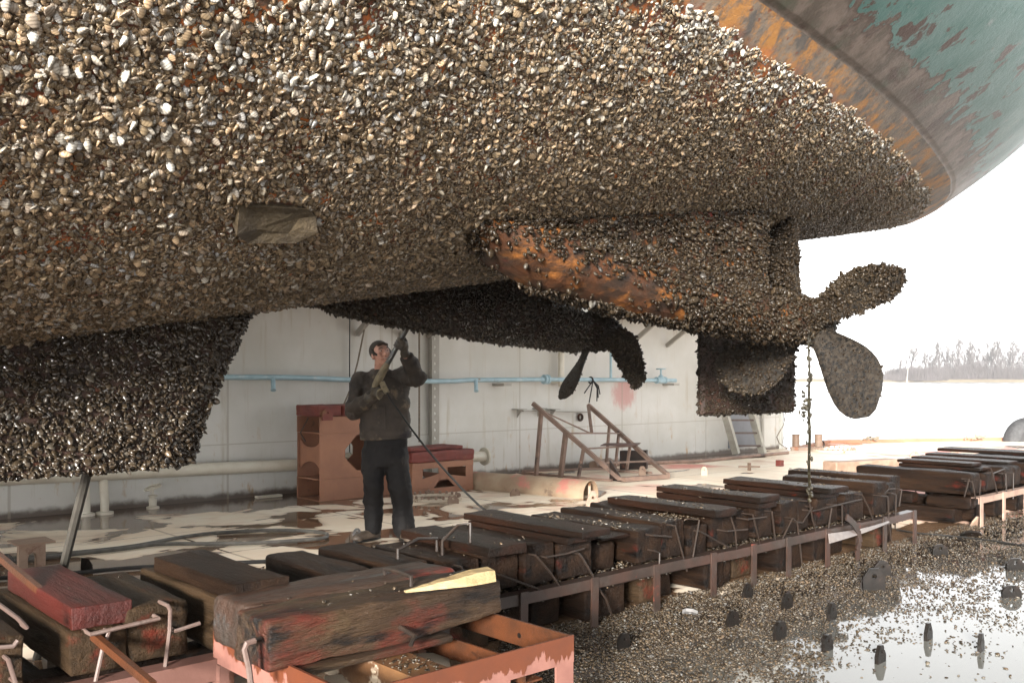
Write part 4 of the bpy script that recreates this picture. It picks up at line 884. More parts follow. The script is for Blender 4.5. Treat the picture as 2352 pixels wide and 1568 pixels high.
# u0, u1, v0 (end facing us), v1, top, material, words
W = [(.50, .76, 3.82, 4.9, .50, M_wood_l, "brown timber block cut off by the left edge"), (.79, 1.0, 3.80, 4.9, .50, M_wood_l, "scarred brown timber block with cracked end face, far left"),
     (1.15, 1.365, 3.80, 4.85, .47, M_wood_l, "big brown timber block under the bright red board"), (1.37, 1.635, 3.81, 4.58, .53, M_wood_l, "brown timber block with chamfered end and loose shells on top"),
     (1.72, 1.98, 3.74, 4.6, .53, M_wood_l, "brown timber block under the thick dark plank, left of centre"), (2.03, 2.24, 3.9, 4.5, .47, M_wood, "low dark timber block right of the thick dark plank"),
     (2.33, 2.56, 3.84, 4.52, .53, M_wood, "dark timber block with reddish side behind the rotten twin timbers"), (2.66, 2.88, 3.82, 4.53, .53, M_wood, "dark timber block bearing the left foot of a long staple"),
     (2.98, 3.215, 3.80, 4.5, .505, M_wood, "dark timber block with a split end right of the pale wedge"), (3.235, 3.52, 3.83, 4.5, .51, M_wood, "dark timber block under the red-edged board with the tall staple"),
     (3.545, 3.775, 3.80, 4.65, .525, M_wood, "dark timber block with a pale wet end and one slanting staple"), (3.80, 4.07, 3.79, 4.66, .505, M_wood, "dark timber block under the stacked pair of planks"),
     (4.13, 4.40, 3.9, 4.75, .44, M_wood, "low dark timber block littered with shells"), (4.48, 4.72, 3.79, 4.75, .505, M_wood, "long-sided dark timber block with shells on top, mid row"),
     (4.735, 4.975, 3.80, 4.72, .53, M_wood, "rounded dark timber block covered in shells"), (5.0, 5.2, 3.78, 4.7, .52, M_wood, "tilted dark timber block crossed by two staples"),
     (5.29, 5.56, 3.82, 4.7, .52, M_wood, "dark timber block under the long reddish plank"), (5.58, 5.77, 3.84, 4.65, .52, M_wood, "dark timber block just right of the long reddish plank's end"),
     (5.79, 6.01, 3.80, 4.7, .52, M_wood, "dark timber block under the shell-covered double plank"), (6.13, 6.35, 3.80, 4.7, .53, M_wood, "dark timber block with star-cracked end grain"),
     (6.38, 6.54, 3.82, 4.66, .53, M_wood, "narrow dark timber block beside the hanging rope"), (6.66, 6.98, 3.81, 4.7, .52, M_wood, "wide dark timber block under the farther double plank"),
     (7.05, 7.37, 3.80, 4.6, .52, M_wood, "battered dark timber block above the twisted pale rail"), (7.55, 7.78, 3.80, 4.68, .57, M_wood, "tall dark timber block near the right end of the near row"),
     (7.79, 7.97, 3.80, 4.68, .55, M_wood, "dark timber block second from the right end of the near row"), (8.0, 8.2, 3.88, 4.9, .585, M_wood, "last dark timber block at the right end of the near row")]
for i, (a, b, va, vb, zt, m_, lb) in enumerate(W):
    zb = .30 if zt > .46 else .27
    timber("timber_block", a, b, va, vb, zb, zt, m_, lb, "timber block", GB, i + 1, .012 if i % 3 else .022, .011, random.uniform(-1.2, 1.2), 4 if i == 15 else 0)
B = [(1.17, 1.40, 3.82, 4.78, .475, .565, M_wood_r, "bright red board split at its end, far left"), (1.735, 1.985, 3.62, 4.46, .535, .605, M_wood, "thick dark plank with red edges on the left blocks"),
     (3.20, 3.46, 3.70, 4.52, .515, .565, M_wood_k, "black shell-dusted board with a red edge and tall staple"), (3.79, 4.03, 3.72, 4.60, .51, .548, M_wood_k, "lower plank of the stacked pair left of centre"),
     (3.80, 4.04, 3.62, 4.66, .552, .592, M_wood_k, "upper red-edged plank of the stacked pair"), (5.12, 5.36, 3.66, 4.62, .535, .585, M_wood_k, "long reddish plank with shells, middle of the near row"),
     (5.74, 5.98, 3.74, 4.66, .525, .567, M_wood_k, "lower plank of the shell-covered double plank"), (5.75, 5.98, 3.72, 4.68, .571, .612, M_wood_k, "upper plank of the shell-covered double plank"),
     (6.63, 6.9, 3.76, 4.66, .525, .562, M_wood_k, "lower plank of the farther double plank behind the hanging rope"), (6.64, 6.9, 3.68, 4.68, .566, .608, M_wood_k, "upper plank of the farther double plank behind the hanging rope"),
     (4.22, 4.5, 3.85, 4.72, .462, .482, M_wood_k, "thin shell-covered board low between two blocks mid row")]
for i, (a, b, va, vb, za, zb, m_, lb) in enumerate(B): timber("plank", a, b, va, vb, za, zb, m_, lb, "plank", GP, 40 + i, .006, .007, random.uniform(-1.5, 1.5), n=(10, 4, 2))
# lower course seen between the posts
LW = [(2.85, 3.30), (3.34, 3.62), (3.70, 3.93), (4.05, 4.40), (4.62, 4.78), (4.80, 4.98), (5.22, 5.44), (5.48, 5.60), (5.68, 5.95), (6.12, 6.45), (6.70, 6.95), (7.0, 7.25), (7.62, 7.8), (7.86, 8.02)]
for i, (a, b) in enumerate(LW): timber("lower_timber", a, b, 3.82 + .05 * (i % 3), 4.6, .012, .20 + .02 * (i % 2), M_wood if i % 4 else M_wood_l, "short dark timber under the near rail, %s from the left" % ordinal(i), "timber", GL, 70 + i, .02, .008, random.uniform(-2, 2))
for i, (a, b) in enumerate(((.4, .75), (.85, 1.2), (1.35, 1.8))): timber("lower_timber", a, b, 4.0, 4.8, .012, .21, M_wood_l, "brown timber under the leftmost blocks, %s from the left" % ordinal(i), "timber", GL, 90 + i, .02, .008)
# bearers along the row (hidden supports)
timber("bearer_timber", .3, 8.1, 3.98, 4.12, .222, .268, M_wood, "long dark bearer under the near row of blocks", "timber", None, 99, .01, .004, n=(2, 20, 2))
# steel rail frames
def frame(ua, ub, posts, label, m1, bent=False):
    t = thing("rail_frame", uv((ua + ub) / 2, 3.74, 0), label, "rail frame")
    n = max(2, int((ub - ua) / .5)); mb = MB(); rg = []
    for k in range(n + 1):
        u = ua + (ub - ua) * k / n; w = .012 * mnoise.noise(Vector((u * 1.3, 2, 0))); zt = .29 + .012 * mnoise.noise(Vector((u, 7, 0)))
        rg.append([uv(u, 3.715 + w, zt), uv(u, 3.715 + w, zt - .06), uv(u, 3.724 + w, zt - .06), uv(u, 3.724 + w, zt - .008), uv(u, 3.79 + w, zt - .008), uv(u, 3.79 + w, zt)])
    mb.loft(rg); mb.build("top_rail", m1, t)
    mb = MB(); mb.bx(ua, ub, 3.80, 3.81, .20, .27); mb.build("inner_rail", M_steel, t)
    for i, u in enumerate(posts):
        mb = MB(); mb.bar(uv(u, 3.708, 0.0), uv(u + .004 * (i % 3), 3.708, .30), .055, .012, EV); mb.build("post", m1, t)
    return t
M_steelr = surf("red_brown_angle", (.032, .015, .01), (.016, .01, .007), 6, rough=.45, patches=[((.13, .026, .015), 2.5, .64, .68, .5, (1, 1, 1)), ((.03, .022, .018), 5, .5, .65, .35, (1, 1, 1))], bmp=(.3, .006, 50), coat=.2)
fr1 = frame(2.2, 8.14, (2.9, 3.44, 4.0, 4.57, 5.16, 5.63, 6.08, 6.63, 7.1, 7.56, 8.11), "dark rusty rail frame on posts along the front of the near block row", M_steelr)
fr2 = frame(9.53, 14.5, (9.56, 10.12, 10.7, 11.3, 12, 12.7, 13.5, 14.4), "brown rail frame on posts along the front of the far block row", M_fr)
t = fr1; mb = MB(); rg = []                            # twisted bright flat bar
for k in range(9):
    u = 6.62 + k * .12; rg.append([uv(u, 3.695 - .02 * math.sin(k * .35), .265 - .01 * math.sin(k * .4)), uv(u, 3.685 - .03 * math.sin(k * .35), .19 + .008 * k), uv(u, 3.69 - .03 * math.sin(k * .35), .19 + .008 * k), uv(u, 3.70 - .02 * math.sin(k * .35), .265 - .01 * math.sin(k * .4))])
mb.loft(rg); mb.build("twisted_bar", surf("wet_grey_flat_bar", (.12, .10, .09), (.08, .065, .06), 6, rough=.2, bmp=None, coat=.5), t)
mb = MB(); q = [onv(x, y, 3.66) for x, y in ((1944, 1187), (1958, 1199), (1972, 1220), (1976, 1245), (1968, 1262), (1971, 1285))]
for a, b in zip(q[:-1], q[1:]): mb.bar(a, b, .05, .012, EV)
mb.build("bent_strap", M_steelr, t)
mb = MB(); mb.bx(1.0, 2.2, 3.70, 3.80, .20, .29); mb.build("pink_rail", M_pink, t)
# far row: timbers and boards
for i, (a, b, va, vb, za, zt, lb) in enumerate([(9.52, 9.78, 3.80, 5.0, .30, .52, "grey-topped timber block at the left end of the far row"), (9.95, 10.2, 3.82, 4.8, .30, .49, "ragged dark timber block of the far row, second from its left end"),
        (10.35, 10.65, 3.8, 4.85, .30, .53, "dark timber block of the far row, third from its left end"), (10.7, 10.9, 3.82, 4.8, .3, .51, "narrow dark timber block of the far row, fourth from its left end"),
        (11.05, 11.35, 3.8, 4.8, .3, .53, "dark timber block of the far row, fifth from its left end"), (11.5, 11.8, 3.8, 4.8, .3, .53, "dark timber block of the far row, sixth from its left end"), (12.0, 12.3, 3.8, 4.8, .3, .52, "dark timber block of the far row at the right picture edge"),
        (12.6, 12.9, 3.8, 4.9, .3, .53, "dark timber block of the far row, farthest back at the picture edge")]):
    timber("timber_block", a, b, va, vb, za, zt, M_wood, lb, "timber block", "timber blocks of the far row", 110 + i, .03, .01)
for i, (a, b, va, vb, za, zt, lb) in enumerate([(10.0, 10.28, 3.9, 4.75, .50, .535, "wet grey lower board on the far row's left end"), (10.02, 10.26, 3.98, 4.78, .539, .575, "wet shining upper board on the far row's left end"), (10.62, 10.9, 3.85, 4.9, .535, .565, "thin wet board on the far row, right of the shining pair"),
        (11.2, 11.5, 3.8, 5.0, .535, .565, "thin wet board on the far row near the right edge"), (12.0, 12.4, 3.8, 5.2, .535, .575, "brown-edged board on the far row nearest the tyre")]):
    timber("plank", a, b, va, vb, za, zt, M_wood_k, lb, "plank", "boards on the far row", 130 + i, .01, .004, n=(10, 4, 2))
timber("end_timber", 9.5, 9.72, 3.95, 5.0, .012, .16, M_wood, "long dark bottom timber across the left end of the far row", "timber", None, 141, .02, .008)
timber("end_timber", 9.53, 9.70, 3.80, 4.25, .165, .275, M_wood, "short battered timber on the bottom timber at the far row's left end, right piece", "timber", None, 142, .025, .014)
timber("end_timber", 9.53, 9.70, 4.38, 5.0, .165, .275, M_wood, "battered timber on the bottom timber at the far row's left end, left piece", "timber", None, 143, .025, .014)
for i, u in enumerate((9.8, 10.3, 10.9, 11.5, 12.1)): timber("lower_timber", u, u + .22, 3.86, 4.6, .012, .22, M_wood, "short dark timber under the far rail, %s from the left" % ordinal(i), "timber", "lower timbers of the far row", 150 + i, .02, .006)

# bent iron staples, traced on the front of the row
ST = [([(208, 1456), (366, 1419)], 0, "pink iron rod nailed level across two left blocks"), ([(251, 1451), (236, 1488), (219, 1566)], 0, "pale bent iron hanging between the two left blocks, below the level rod"),
      ([(386, 1390), (391, 1400), (390, 1445), (377, 1548)], 0, "long pale iron on the chamfered block's end"), ([(403, 1448), (459, 1430)], 0, "short rusty iron between the chamfered block and the steel box"),
      ([(0, 1389), (40, 1418), (61, 1440)], 0, "rusty iron over the top of the far left block"), ([(-4, 1486), (30, 1483), (41, 1470)], 0, "short pale hooked iron at the left picture edge"), ([(19, 1514), (35, 1566)], 0, "pale iron at the bottom left corner"),
      ([(1106, 1361), (1137, 1375)], 1, "short rusty iron at the right end of the rotten timber"), ([(1059, 1301), (1067, 1316)], 1, "very short iron below the split-ended block"),
      ([(1148, 1319), (1245, 1355)], 1, "rusty iron slanting gently down to the rail, right of the pale wedge"), ([(1230, 1274), (1262, 1312), (1294, 1357)], 1, "steep slanting iron from a block end down to the rail"), ([(1254, 1279), (1300, 1271), (1341, 1259)], 1, "iron rising to the right across two block ends"),
      ([(1330, 1271), (1336, 1278), (1375, 1344)], 1, "iron bent over the block end under the stacked planks"), ([(1376, 1352), (1392, 1375), (1405, 1412)], 1, "rusty iron curving down under the near rail"),
      ([(1499, 1229), (1542, 1232)], 1, "short wet iron level between two mid row blocks"), ([(1551, 1207), (1553, 1217), (1578, 1311)], 1, "long iron down the rounded shell-covered block"), ([(1606, 1194), (1591, 1281)], 1, "near upright iron on the tilted block"),
      ([(1606, 1219), (1673, 1256)], 1, "iron slanting down right from the tilted block"), ([(1678, 1185), (1689, 1219), (1692, 1267)], 1, "curved upright iron under the long reddish plank"), ([(1670, 1219), (1717, 1215)], 1, "level iron crossing the curved upright one"),
      ([(1729, 1181), (1745, 1247)], 1, "upright iron left of the double plank's block"), ([(1717, 1192), (1761, 1186)], 1, "short level iron below the shell-covered double plank"), ([(1773, 1174), (1782, 1256)], 1, "straight upright iron left of the star-cracked block"),
      ([(1503, 1264), (1515, 1269), (1514, 1305), (1508, 1380)], 1, "long iron hooked over the rail and hanging nearly to the deck"), ([(1820, 1190), (1793, 1244)], 1, "thin iron slanting down left from the star-cracked block"),
      ([(1822, 1190), (1831, 1199), (1842, 1293)], 1, "long iron hanging straight down from the star-cracked block"), ([(1830, 1198), (1843, 1200), (1866, 1164)], 1, "shiny bent iron rising right to the hanging rope"), ([(1866, 1173), (1980, 1146)], 1, "long iron rising right beyond the hanging rope"),
      ([(1858, 1151), (1866, 1190), (1877, 1234)], 1, "iron directly below the hanging rope"), ([(1980, 1136), (1993, 1162), (2008, 1200)], 1, "iron slanting down across the battered block"), ([(2031, 1134), (2042, 1123), (2056, 1122)], 1, "shiny hooked iron near the row's right end"),
      ([(2024, 1138), (2039, 1140), (2042, 1205), (2047, 1241)], 1, "long hooked iron over the tall block's end"), ([(2047, 1132), (2058, 1136), (2056, 1213)], 1, "hooked iron just right of the long hooked one"), ([(2071, 1123), (2065, 1162)], 1, "pale short iron at the very right end of the near row"),
      ([(1919, 1160), (1934, 1158), (1935, 1208), (1926, 1213)], 1, "tee-headed iron standing before the wide block"), ([(1910, 1167), (1900, 1229)], 1, "leaning iron left of the tee-headed one")]
for i, (pts, k, lb) in enumerate(ST):
    q = [onv(x, y, 3.735 if k else 3.745) for x, y in pts]; ends = [q[0] + EV * .09] + q + ([q[-1] + EV * .06] if i % 2 == 0 else [])
    mb = MB(); mb.tube(ends, .0065 if k else .0085, 7); tag(mb.build("iron_staple", M_staple if k else M_staplel, smooth=True, loc=q[0]), lb, "staple", GS)
for j, (pts, lb) in enumerate((([(2226, 1100), (2215, 1140)], "thin iron at the left end of the far row, pale leaning one"), ([(2233, 1105), (2241, 1146)], "thin iron right of the pale leaning one on the far row"), ([(2253, 1102), (2250, 1136)], "bent iron on the far rail between the shining boards and the edge"),
        ([(2276, 1075), (2292, 1138)], "long slanting iron on the far row's third block"), ([(2310, 1087), (2312, 1136)], "upright iron on the far row, left of the last"), ([(2328, 1086), (2327, 1145)], "upright iron on the far row, nearest the picture edge"), ([(2281, 1087), (2308, 1076)], "iron rising right above the far rail"), ([(2102, 1097), (2104, 1146)], "upright iron on the side of the far row's grey-topped block"))):
    q = [onv(x, y, 3.73) for x, y in pts] if j < 7 else [onv(x, y, 4.6) - EU * .0 for x, y in pts]
    mb = MB(); mb.tube([q[0] + EV * .07] + q, .0065, 6); tag(mb.build("iron_staple", M_staple, smooth=True, loc=q[0]), lb, "staple", GS)
def staple_top(pts, label, r=.009):
    mb = MB(); mb.tube(pts, r, 7); return tag(mb.build("iron_staple", M_staple, smooth=True, loc=pts[0]), label, "staple", GS)
def zc(x, y, z): return onz(x, y, z)
a, b = zc(913, 1282, .53), zc(1003, 1257, .53); staple_top([a - EZ * .03, a + EZ * .045, a.lerp(b, .5) + EZ * .075, b + EZ * .05, b - EZ * .02], "long low staple bridging two dark blocks left of the tall staple")
a, b = zc(1016, 1263, .53), zc(1080, 1237, .59); staple_top([a - EZ * .03, a + EZ * .05, a.lerp(b, .55) + EZ * .10, b + EZ * .085, b - EZ * .02], "tall bent staple standing on the red-edged board")
# ---------------------------------------------------------------- steel box and rotten twin timbers in the foreground
t = thing("steel_box", uv(2.2, 3.2, 0), "open pink and rust steel box frame in the foreground, rotten timbers across it", "steel frame")
U0, U1, V0, V1, ZT = 1.70, 2.77, 2.68, 3.74, .40
def rusty_edge():
    m, nt, bs = newmat("pink_plate_rust_top"); v = coords(nt); sp = N(nt, "ShaderNodeSeparateXYZ"); nt.links.new(v, sp.inputs[0])
    f = ss(nt, math_(nt, 'ADD', sp.outputs[2], math_(nt, 'MULTIPLY', math_(nt, 'SUBTRACT', noise(nt, coords(nt, scale=(1, 1, .35)), 14, 6), .5), .26)), ZT - .075, ZT - .065)
    c = mixc(nt, ss(nt, noise(nt, v, 6), .35, .65), (.185, .085, .066), (.145, .064, .05)); c = mixc(nt, ss(nt, noise(nt, coords(nt, loc=(3, 3, 3)), 12, 5), .68, .71), c, (.07, .05, .045))
    nt.links.new(mixc(nt, f, c, mixc(nt, noise(nt, v, 9), (.11, .028, .009), (.05, .016, .008))), bs.inputs['Base Color']); bs.inputs['Roughness'].default_value = .5; bump(nt, bs, math_(nt, 'ADD', noise(nt, v, 40, 5), f), .25, .004); return m
M_pt = rusty_edge()
def pl(name, m_, *a): mb = MB(); mb.bx(*a); return mb.build(name, m_, t)
pl("front_plate", M_pt, U0, U1 - .001, V0, V0 + .01, .29, ZT); pl("front_plate", M_pt, U0, U1 - .001, V0, V0 + .01, .03, .10)
for a, b in ((U1 - .10, U1 - .002), (U0 + .001, U0 + .09), (2.36, 2.42)): pl("front_leg", M_pt, a, b, V0 + .002, V0 + .012, .101, .289)
pl("inner_ledge", M_rust, 2.42, U1 - .1, V0 + .013, V0 + .09, .14, .15)
pl("end_plate", M_rust, U1 - .012, U1, V0 + .011, V1, .29, ZT - .003); pl("end_plate", M_rust, U1 - .012, U1, V0 + .011, V1, .02, .08)
pl("end_plate", M_pt, U0, U0 + .012, V0 + .011, V1, .27, ZT - .002); pl("end_leg", M_pink, U0 - .004, U0 + .06, V1 - .07, V1 - .001, .004, .268); pl("end_leg", M_pink, U0 - .004, U0 + .008, V0 + .4, V0 + .46, .004, .268); pl("lower_rail", M_rust, U0 - .002, U0 + .05, V0 + .5, V1 - .08, .09, .14)
pl("end_leg", M_rust, U1 - .06, U1 - .013, V1 - .07, V1 - .001, .004, .288)
pl("back_plate", M_rust, U0 + .013, U1 - .013, V1 - .012, V1 - .002, .29, .36)
# inner channel and box beam, parallel to the end plates
mb = MB(); mb.bx(2.50, 2.51, V0 + .012, V1 - .015, .25, .34); mb.bx(2.511, 2.60, V0 + .012, V1 - .015, .25, .258); mb.build("inner_channel", M_rust, t)
mb = MB(); mb.bx(2.05, 2.22, V0 + .012, V1 - .015, .22, .35); mb.build("box_beam", surf("half_wet_box_beam", (.12, .06, .025), (.08, .04, .02), 6, rough=.35, patches=[((.45, .38, .29), 2.4, .56, .6, .5, (1, 1, 1))], bmp=(.3, .006, 50), coat=.2), t)
for p, q, m_ in ((uv(1.78, 2.75, .05), uv(2.06, 3.3, .24), M_cream), (uv(1.8, 2.9, .02), uv(2.4, 2.72, .2), M_cream), (uv(2.25, 2.9, .06), uv(2.5, 3.3, .24), M_cream), (uv(2.24, 3.3, .1), uv(2.5, 2.9, .22), M_rust)):
    mb = MB(); mb.bar(p, q, .16, .012, EZ); mb.build("brace_plate", m_, t)
mb = MB(); mb.lathe(uv(2.757, 3.0, .335), EU, [(.012, 0), (.012, .005)], 8); mb.build("bolt_hole", M_lug, t)
def rot(p):                                            # broken, thinning right end
    k = max(0, (p.x - .1) / .45); return Vector((p.x, p.y, p.z * (1 - .22 * k) + .02 * k))
mb = MB(); mb.rbox(uv(2.18, 3.23, .475), EU, EV, EZ, (.565, .135, .092), .016, (26, 8, 7), .016, 7, 201, rot)
tag(mb.build("rotten_timber", M_charred, smooth=True, loc=uv(2.18, 3.23, .475)), "thick rotten red-stained timber lying across the steel box, front one of two", "timber", "rotten twin timbers")
mb = MB(); mb.rbox(uv(2.19, 3.525, .475), EU, EV, EZ, (.53, .145, .10), .03, (24, 8, 6), .012, 6, 205)
tag(mb.build("rotten_timber", surf("red_and_grey_timber", (.035, .017, .01), (.026, .019, .014), 6, GU, .5, [((.09, .014, .009), 2.6, .55, .66, .45, (.5, 1, 1)), ((.035, .035, .034), 8, .55, .7, .4, GU)], (1, .03, 20), rot=-A, spec=.3), smooth=True, loc=uv(2.19, 3.525, .475)), "grooved red and grey timber lying across the steel box, rear one of two", "timber", "rotten twin timbers")
timber("packing_board", 1.74, 2.44, 3.06, 3.36, .353, .381, M_charred, "thin split board wedged under the front rotten timber", "board", None, 207, .01, .006, n=(4, 12, 2))
a, b = onz(884, 1316, .58), onz(945, 1341, .575); staple_top([a - EZ * .04, a + EZ * .02, a.lerp(b, .5) + EZ * .03, b + EZ * .03, b - EZ * .03], "staple lying over the joint of the rotten twin timbers", .009)
a = onv(924, 1442, 3.08); staple_top([a + EV * .05, a, onv(952, 1460, 3.02), onv(943, 1481, 3.0)], "bent staple hanging from the front face of the rotten timber", .010)
q = [onv(x, y, 3.78) for x, y in ((664, 1411), (715, 1446))]; 
mb = MB(); mb.tube([uv(1.69, 3.70, .43), uv(1.685, 3.40, .425)], .009, 7); tag(mb.build("iron_staple", M_staplel, smooth=True, loc=uv(1.69, 3.7, .43)), "thin pink iron on the red end of the rotten timbers", "staple", GS)
q = [onv(x, y, 3.14) for x, y in ((553, 1483), (590, 1467), (612, 1463))]; staple_top(q, "rusty iron crossing the top left corner of the steel box", .009)
q = [onv(x, y, 3.1) for x, y in ((586, 1470), (566, 1477), (562, 1490), (571, 1530), (576, 1572))]; mb = MB(); mb.tube(q, .0115, 7); tag(mb.build("iron_staple", M_staplel, smooth=True, loc=q[0]), "bent pale iron hooked over the left end of the steel box", "staple", GS)
# pale split wedge
a, b = onz(930, 1359, .585), onz(1124, 1324, .60); d = b - a; L = d.length; d.normalize(); s_ = EZ.cross(d).normalized(); mb = MB(); rg = []
for k in range(15):
    q = k / 14; w = .008 + .048 * min(1, q * 1.5); h = .004 + .022 * min(1, q * 1.3); c = a.lerp(b, q) + EZ * (h * .6)
    j = lambda i: .004 * mnoise.noise(Vector((k * .9, i * 3.1, 1)))
    rg.append([c - s_ * (w + j(1)) - EZ * h, c - s_ * (w * .2 + j(2)) - EZ * (h + j(5)), c + s_ * (w + j(3)) - EZ * h, c + s_ * (w + j(6)) + EZ * (h * .4), c + s_ * (w * .3) + EZ * (h + j(4)), c - s_ * (w * .8) + EZ * (h * .8 + j(7))])
mb.loft(rg); tag(mb.build("wood_wedge", M_pale, loc=a), "pale freshly split wood wedge lying on the rotten timber", "wood wedge")
# long rusty bar leaning across the left blocks
a, b = onz(-20, 1262, .66), onz(352, 1574, .36); mb = MB(); mb.bar(a, b, .024, .03); tag(mb.build("rusty_bar", M_rust, loc=b), "long thin rusty bar lying slantwise over the left blocks", "bar")
# pole propping the skeg, small stand, flap
a = onv(206, 1062, 4.4); b = uv(toUV(onv(118, 1318, 5.0))[0], 5.25, .0); q = a.lerp(b, .5); mb = MB(); mb.tube([b, b.lerp(a, .5) + EU * .01, a], .022, 8)
tag(mb.build("prop_pole", surf("grey_wet_pole", (.04, .036, .03), (.024, .022, .018), 8, rough=.5, bmp=(.4, .005, 40)), smooth=True, loc=b), "slim grey pole propped under the left keel of the ship", "pole")
c = onz(72, 1322); t = thing("small_stand", c, "small brown steel stand with a flat top on the deck at far left", "stand")
mb = MB(); mb.box(c + EZ * .255, EU * .13, EV * .13, EZ * .006); mb.build("top_plate", M_lugl, t)
ex = Vector((1, 0, 0)); mb = MB(); mb.prism([c + EU * a_ + EZ * z_ - EV * .03 for a_, z_ in [(-.09, 0), (-.03, 0), (-.03, .13), (-.02, .165), (0, .18), (.02, .165), (.03, .13), (.03, 0), (.09, 0), (.09, .248), (-.09, .248)]], EV * .06); mb.build("arched_leg", M_lugl, t)
c = onz(198, 1316); mb = MB(); mb.prism([c - EU * .04, c + EU * .05, c + EU * .045 + EZ * .06, c + EU * .0 + EZ * .12 - EV * .05, c - EU * .05 + EZ * .13 - EV * .05], EV * .012); tag(mb.build("bent_flap", M_lug, loc=c), "small bent dark steel flap standing on the deck by the left hose", "flap")

# ---------------------------------------------------------------- lifting lugs welded to the deck
GLug = "steel lifting lugs standing on the deck"
def lug(x, y, w, h, kind, mat, label, z=0.0, face=None, lean=0.0, ex=0.06):
    c = onz(x, y, z); d = c.y; W_, H_ = w / F * d, h / F * d / .985
    yaw = face if face is not None else 0.0; X = Matrix.Rotation(R(yaw), 3, 'Z') @ Vector((1, 0, 0)); Nn_ = X.cross(EZ); W_ /= max(.35, abs(X.x)); up = (EZ * math.cos(R(lean)) + Nn_ * math.sin(R(lean)))
    hw = W_ / 2
    poly = {'oct': [(-hw, 0), (hw, 0), (hw, H_ * .62), (hw * .45, H_), (-hw * .45, H_), (-hw, H_ * .62)],
            'round': [(-hw, 0), (hw, 0), (hw, H_ * .55), (hw * .75, H_ * .85), (hw * .35, H_), (-hw * .35, H_), (-hw * .75, H_ * .85), (-hw, H_ * .55)],
            'gable': [(-hw, 0), (hw, 0), (hw, H_ * .45), (hw * .3, H_), (-hw * .3, H_), (-hw, H_ * .45)]}[kind]
    mb = MB(); mb.holed(poly, (0, H_ * .66), min(hw * .22, H_ * .15), (c, X, up, X.cross(up)), .02, 12)
    return tag(mb.build("lifting_lug", mat, loc=c), label, "lifting lug", GLug)
for a_ in [(2007, 1357, 51, 52, 'oct', M_lug, "large black eight-sided lug in shell litter, the biggest of all"), (2026, 1324, 38, 36, 'oct', M_lug, "black lug standing close behind the biggest lug"),
           (2159, 1277, 35, 27, 'round', M_lug, "black round-topped lug right of the row's end, alone in shells"), (2331, 1311, 40, 29, 'oct', M_lug, "black lug at the right edge, upper of two there"),
           (2323, 1374, 44, 30, 'round', M_lug, "black lug at the right edge, lower of two there"), (1717, 1374, 26, 34, 'gable', M_lug, "dark lug close to the rail posts, partly hidden by a block's shade", 0, 45),
           (1808, 1400, 27, 38, 'round', M_lug, "brown-black lug in shells, third row back left of the biggest lug", 0, 40), (1911, 1424, 26, 40, 'gable', M_lug, "brown-black lug with a waterline at its foot, below the biggest lug", 0, 48),
           (1683, 1440, 29, 37, 'round', M_lug, "round brown-black lug at the left of the shell field", 0, 40), (1791, 1470, 34, 43, 'round', M_lug, "brown-black lug beside the puddle's left tip", 0, 44),
           (1900, 1496, 29, 39, 'round', M_lug, "rusty lug at the puddle edge with a long reflection", 0, 44), (2022, 1523, 29, 42, 'gable', M_lug, "rusty lug standing in open puddle water, nearest to us", 0, 44),
           (2132, 1470, 25, 40, 'gable', M_lug, "rusty lug at the top edge of the open puddle", 0, 48), (2253, 1496, 22, 42, 'gable', M_lug, "narrow rusty lug in the open puddle, rightmost", 0, 52),
           (1432, 1492, 28, 38, 'round', M_lug, "dark rust lug right of the steel box corner", 0, 40), (2228, 1232, 46, 20, 'round', M_lug, "low black lug leaning over in shells before the far row", 0, 0, 45),
           (1587, 1410, 33, 25, 'oct', surf("wet_pale_steel", (.16, .155, .155), (.11, .105, .10), 8, rough=.2, bmp=None), "pale shiny lug plate leaning by the rail", 0, -20, 55), (2237, 1207, 20, 24, 'gable', M_lugl, "small pale lug leaning at the far row's first post", 0, 30, 25),
           (2242, 1193, 40, 24, 'round', M_lug, "dark lug under the far rail, left of three"), (2303, 1173, 28, 20, 'round', M_lugl, "brown lug under the far rail, middle of three"), (2333, 1164, 28, 20, 'round', M_lugl, "brown lug under the far rail, right of three"),
           (820, 1237, 19, 24, 'round', M_lug, "small grey lug just left of the worker's boot"), (1041, 1156, 26, 16, 'oct', M_lugl, "flat brown lug on the deck by the hatch ring"), (1183, 1138, 22, 17, 'gable', M_lugl, "brown lug beside the half-pipe trough", 0, 40),
           (1308, 1190, 20, 26, 'round', M_lugl, "brown lug rising behind the shell-covered planks, leftmost", 0, 20), (1362, 1172, 32, 45, 'gable', M_lugl, "tall slanted brown lug behind the shell-covered planks"), (1372, 1181, 22, 21, 'round', M_lugl, "small lug right in front of the tall slanted lug"),
           (1413, 1178, 24, 22, 'round', M_lugl, "brown lug under the left tip of the long reddish plank"), (1527, 1146, 30, 30, 'gable', M_lugl, "brown lug behind the shell-covered double plank", 0, 15), (1617, 1092, 15, 21, 'round', M_cream, "cream lug on the open deck right of the stair frame", 0, 10),
           (1475, 1092, 16, 22, 'round', M_lugl, "brown lug behind the stair frame's foot", 0, 10), (2101, 1049, 21, 14, 'gable', M_lugl, "pale brown lug behind the far row, left of two"), (2192, 1046, 18, 17, 'round', M_lugl, "pale brown lug behind the far row, right of two"),
           (8, 1298, 44, 26, 'round', M_lug, "black lug on the deck at the left picture edge")]: lug(*a_)
c = onz(1721, 1080); mb = MB(); mb.bar(c + EZ * .06 - Vector((.17, 0, 0)), c + EZ * .06 + Vector((.17, 0, 0)), .025); mb.bar(c, c + EZ * .12, .05, .03); tag(mb.build("deck_cleat", M_lugl, loc=c), "small cross-shaped cleat on the open deck right of the cream lug", "cleat")
